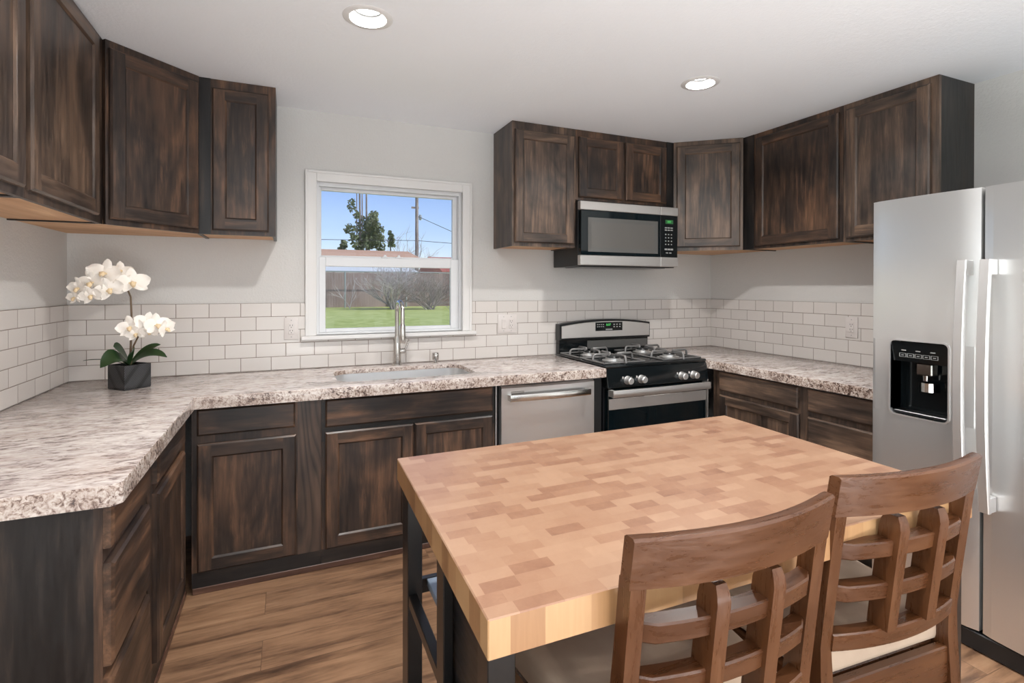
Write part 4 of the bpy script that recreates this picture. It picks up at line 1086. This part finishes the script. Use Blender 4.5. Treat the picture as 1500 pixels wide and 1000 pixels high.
fl = [((.365,-.36,1.432), .068, 18, .1, .1), ((.262,-.385,1.475), .066, -5, .25, -.2), ((.215,-.39,1.430), .062, -20, .0, .2), ((.285,-.40,1.400), .058, 5, -.2, .4),
      ((.165,-.385,1.405), .050, -35, -.1, 0), ((.215,-.40,1.372), .048, -10, -.35, .3), ((.145,-.37,1.362), .040, -40, -.3, .1), ((.315,-.355,1.485), .050, 10, .5, 0), ((.300,-.36,1.43), .055, 40, .1, .5),
      ((.362,-.375,1.215), .055, -10, .1, .2), ((.425,-.37,1.235), .052, 20, .3, -.3), ((.470,-.385,1.225), .056, 30, .1, .1), ((.505,-.375,1.205), .046, 55, -.1, .4), ((.44,-.385,1.195), .040, 10, -.4, 0), ((.385,-.38,1.185), .042, -5, -.3, .2)]
for c, r, az, el, ro in fl: flower(c, r*1.1, rad(az), el, ro)

# ------------------------------------------------------------------ outdoors
gz = lambda y: -.25+(y-.2)*(.56/26.0)
structure('ground', MB().quads([[(-60,.2,-.25),(90,.2,-.25),(90,26.4,gz(26.4)),(-60,26.4,gz(26.4))],[(-60,26.4,gz(26.4)),(90,26.4,gz(26.4)),(90,160,.31),(-60,160,.31)]]).quads([[(-60,-60,-.25),(-.14,-60,-.25),(-.14,.2,-.25),(-60,.2,-.25)]]), M['grass'], 'green back lawn outside the window', 'lawn')
def px_x(u, y):    # helper: where a picture column meets depth y (used once to place the far background)
    return 1.066+(y+3.403)*math.tan(yaw+math.atan((u-750)/755.9))
FY = 26.0; fz = gz(FY)
fe = thing('board_fence', 'weathered brown board fence behind the lawn', 'fence', (6, FY, fz))
fb = MB()
x = -14.0
while x < 34:
    wdt = .14; fb.box(x, x+wdt-.008, FY, FY+.022, fz, fz+1.90+random.uniform(-.03,.03)); x += wdt
obj('boards', fb, M['fence'], fe, world=True, flat=True)
cf = thing('pipe_fence', 'grey pipe fence in front of the brown boards', 'fence', (6, FY-.6, fz))
obj('top_rail', MB().tube([(-14,FY-.6,fz+1.93),(34,FY-.6,fz+1.93)], .028, 8), M['galv'], cf, world=True)
for u in (505.5, 595): 
    xx = px_x(u, FY-.6); obj('post', MB().tube([(xx,FY-.6,fz-.05),(xx,FY-.6,fz+1.93)], .045, 8), M['galv'], cf, world=True)
def twigs(mb, base, h, spread, n, seedv, r0=.02, lean=0):
    rnd = random.Random(seedv)
    def grow(p, d, ln, r, depth):
        pts = [p]; dd = d.copy()
        for i in range(3):
            dd = (dd+Vector((rnd.uniform(-.35,.35), rnd.uniform(-.35,.35), rnd.uniform(-.2,.25)))).normalized(); pts.append(pts[-1]+dd*ln/3)
        mb.tube(pts, [r, r*.85, r*.7, r*.55], 4, caps=False)
        if depth:
            for k in range(3): grow(pts[rnd.choice((1,2,3))], (dd+Vector((rnd.uniform(-.9,.9), rnd.uniform(-.5,.5), rnd.uniform(-.4,.6)))).normalized(), ln*.68, r*.6, depth-1)
    for i in range(n):
        grow(Vector(base)+Vector((rnd.uniform(-.2,.2),rnd.uniform(-.2,.2),0)), Vector((rnd.uniform(-spread,spread)+lean, rnd.uniform(-.3,.3), 1)).normalized(), h*.55, r0, 3)
    return mb
def shrub(name, label, u, y, h, spread, n, mat, seedv, cat='shrub', r0=.02):
    xx = px_x(u, y); z = gz(y)
    o = obj(name, twigs(MB(), (xx, y, z-.05), h, spread, n, seedv, r0), mat)
    return tag(o, label, cat)
shrub('bare_shrub', 'tangled grey leafless shrub in front of the fence, left of the pipe post', 576, 23.6, 2.3, 1.3, 22, M['twig'], 3, r0=.034)
shrub('bare_shrub', 'tangled grey leafless shrub in front of the fence, at the right window edge', 630, 23.0, 2.0, 1.4, 20, M['bark'], 5, r0=.03)
shrub('young_tree', 'small pale sapling before the fence beside the left pipe post', 517, 24.6, 1.9, .45, 2, M['twig'], 8, 'tree', .022)
def blob(mb, c, rx, rz, n, size, rnd, flat=.6):
    for i in range(n):
        while True:
            p = Vector((rnd.uniform(-1,1), rnd.uniform(-1,1), rnd.uniform(-1,1)))
            if p.length < 1: break
        q = Vector(c)+Vector((p.x*rx, p.y*rx, p.z*rz)); a = Vector((rnd.uniform(-1,1), rnd.uniform(-1,1), rnd.uniform(-.5,1))).normalized()*size*rnd.uniform(.6,1.3)
        b = a.cross(Vector((rnd.uniform(-1,1), rnd.uniform(-1,1), rnd.uniform(-1,1)))).normalized()*size*flat
        mb.quads([[q-a*.5, q+b*.5, q+a*.5, q-b*.5]])
def zpx(v, u, y):
    dep = (y+3.403)/cos(yaw+math.atan((u-750)/755.9))*cos(math.atan((u-750)/755.9)); return CAM.z+(424-v)*dep/755.9
rnd = random.Random(11)
TY = 46.0
tr_ = thing('conifer_tree', 'tall ragged evergreen tree with bare upper stems behind the neighbour roof', 'tree', (px_x(536, TY), TY, .31))
fo = MB()
sc_ = 46/755.9*1.05
for (u, v, ru, rv, n) in ((515,305,6,10,50),(522,318,5,6,30),(512,340,9,8,60),(518,355,7,12,70),(530,335,9,16,130),(545,330,9,14,140),(552,345,11,16,180),(545,352,14,18,260),(535,360,12,14,200),(556,362,8,12,120),(526,366,6,10,70),(548,318,7,6,50),(541,338,8,20,120)):
    blob(fo, (px_x(u, TY), TY+rnd.uniform(-.6,.6), zpx(v, u, TY)), ru*sc_, rv*sc_, int(n*1.5), .34, rnd)
obj('foliage', fo, M['tree'], tr_, world=True, flat=True)
tk = MB()
for (u0, u1, vt, r) in ((528,526,283,.10),(531,530,290,.06),(537,536.5,283,.09),(522.5,522.5,284,.05)):
    tk.tube([(px_x(u0,TY),TY,.25),(px_x(u0,TY),TY,zpx(360,u0,TY)),(px_x(u1,TY),TY,zpx(vt,u1,TY)+3)], [r*1.6, r*1.2, r*.7], 6)
obj('trunk', tk, M['bark'], tr_, world=True)
def small_tree(label, u, vt, ru, y, seedv):
    r = random.Random(seedv); o = thing('small_tree', label, 'tree', (px_x(u, y), y, .31)); f = MB(); s_ = y/755.9*1.05
    zt_ = zpx(vt, u, y); 
    for k in range(5): blob(f, (px_x(u, y)+r.uniform(-.3,.3)*ru*s_, y, zt_-(k+.7)*4.5*s_), ru*s_*(.45+.14*k), 4*s_, 60, .3, r)
    obj('foliage', f, M['tree'], o, world=True, flat=True); obj('trunk', MB().tube([(px_x(u,y),y,.25),(px_x(u,y),y,zt_-2*s_)], .07, 6), M['bark'], o, world=True)
small_tree('small narrow evergreen just right of the tall ragged evergreen', 572, 342, 6, 47, 4)
small_tree('small round evergreen left of the tall ragged evergreen', 502, 356, 9, 44, 6)
shrub('bare_tree', 'thin leafless tree beside the utility pole', 598, 48, 6.4, .6, 5, M['twig'], 21, 'tree', .05)
shrub('bare_tree', 'thin leafless tree right of the utility pole', 628, 49, 5.2, .9, 5, M['twig'], 22, 'tree', .05)
PY = 40.0; pxx = px_x(610.5, PY)
up_ = thing('utility_pole', 'tall wooden utility pole beyond the neighbour roof', 'pole', (pxx, PY, .31))
obj('pole', MB().tube([(pxx, PY, .2), (pxx, PY, 11.5)], [.17, .12], 10), M['bark'], up_, world=True)
obj('crossarm', MB().box(pxx-.45, pxx+.15, PY-.06, PY+.06, 8.05, 8.2).box(pxx-1.2, pxx+1.2, PY-.06, PY+.06, 10.6, 10.75), M['bark'], up_, world=True)
obj('insulator', MB().lathe([(0,0),(.10,0),(.14,.2),(.10,.45),(0,.45)], (pxx+.3, PY, 7.1), 12), M['galv'], up_, world=True)
def wire(label, p0, p1, sag):
    pts = [tuple(Vector(p0).lerp(Vector(p1), i/14)-Vector((0,0,sag*4*(i/14)*(1-i/14)))) for i in range(15)]
    tag(obj('power_cable', MB().tube(pts, .022, 5)), label, 'cable') if False else tag(obj('power_cable', MB().tube(pts, .022, 5), M['wire']), label, 'cable')
wire('black overhead cable running level across the sky behind the utility pole', (-18, PY, zpx(360,480,PY)), (pxx, PY, zpx(356,611,PY)), .1)
wire('black overhead cable leaving the utility pole to the right', (pxx, PY, zpx(356,611,PY)), (pxx+18, PY, zpx(366,700,PY)), .1)
wire('thin cable slanting down to the right from the utility pole top', (pxx+.1, PY, 7.4), (pxx+9, PY-6, 2.6), .0)
def gable(name, label, x0, x1, y0, y1, zb, ze, zr_, roofm, cat='house', axis='x', over=.35):
    o = thing(name, label, cat, ((x0+x1)/2, (y0+y1)/2, zb))
    obj('walls', MB().box(x0, x1, y0, y1, zb, ze), M['stucco'], o, world=True)
    if axis == 'x':
        ym_ = (y0+y1)/2; rf = MB().prism([(y0-over, ze-.02), (y1+over, ze-.02), (y1+over, ze+.06), (ym_, zr_), (y0-over, ze+.06)], x0-over, x1+over, axis='x')
    else:
        xm = (x0+x1)/2; rf = MB().prism([(x0-over, ze-.02), (x1+over, ze-.02), (x1+over, ze+.06), (xm, zr_), (x0-over, ze+.06)], y0-over, y1+over, axis='y')
    obj('roof', rf, roofm, o, world=True); return o
HY = 32.0
gable('house', 'neighbour house with low salmon shingle roof behind the fence', px_x(430, HY), px_x(606, HY), HY, HY+7, .3, zpx(381, 530, HY), zpx(369.5, 530, HY+3), M['roof'])
gable('house', 'neighbour house with red gable roof at the right window edge', px_x(652, 36), px_x(700, 36), 36, 44, .3, zpx(402, 660, 36), zpx(388, 690, 36)+.6, M['roofred'])
shd = thing('shed', 'long low shed with white metal roof just beyond the fence', 'shed', (px_x(520, 28), 28.5, fz))
obj('walls', MB().box(px_x(440, 28), px_x(606, 28), 27.6, 30.4, fz, 2.05), M['stucco'], shd, world=True)
rw_ = MB(); xx = px_x(436, 27.4)
rw_.prism([(27.3, zpx(401,530,27.3)-.06), (30.6, zpx(392.5,530,30.6)-.06), (30.6, zpx(392.5,530,30.6)), (27.3, zpx(401,530,27.3)+.02)], px_x(436, 27.4), px_x(612, 27.4), axis='x')
obj('roof', rw_, M['roofwhite'], shd, world=True)
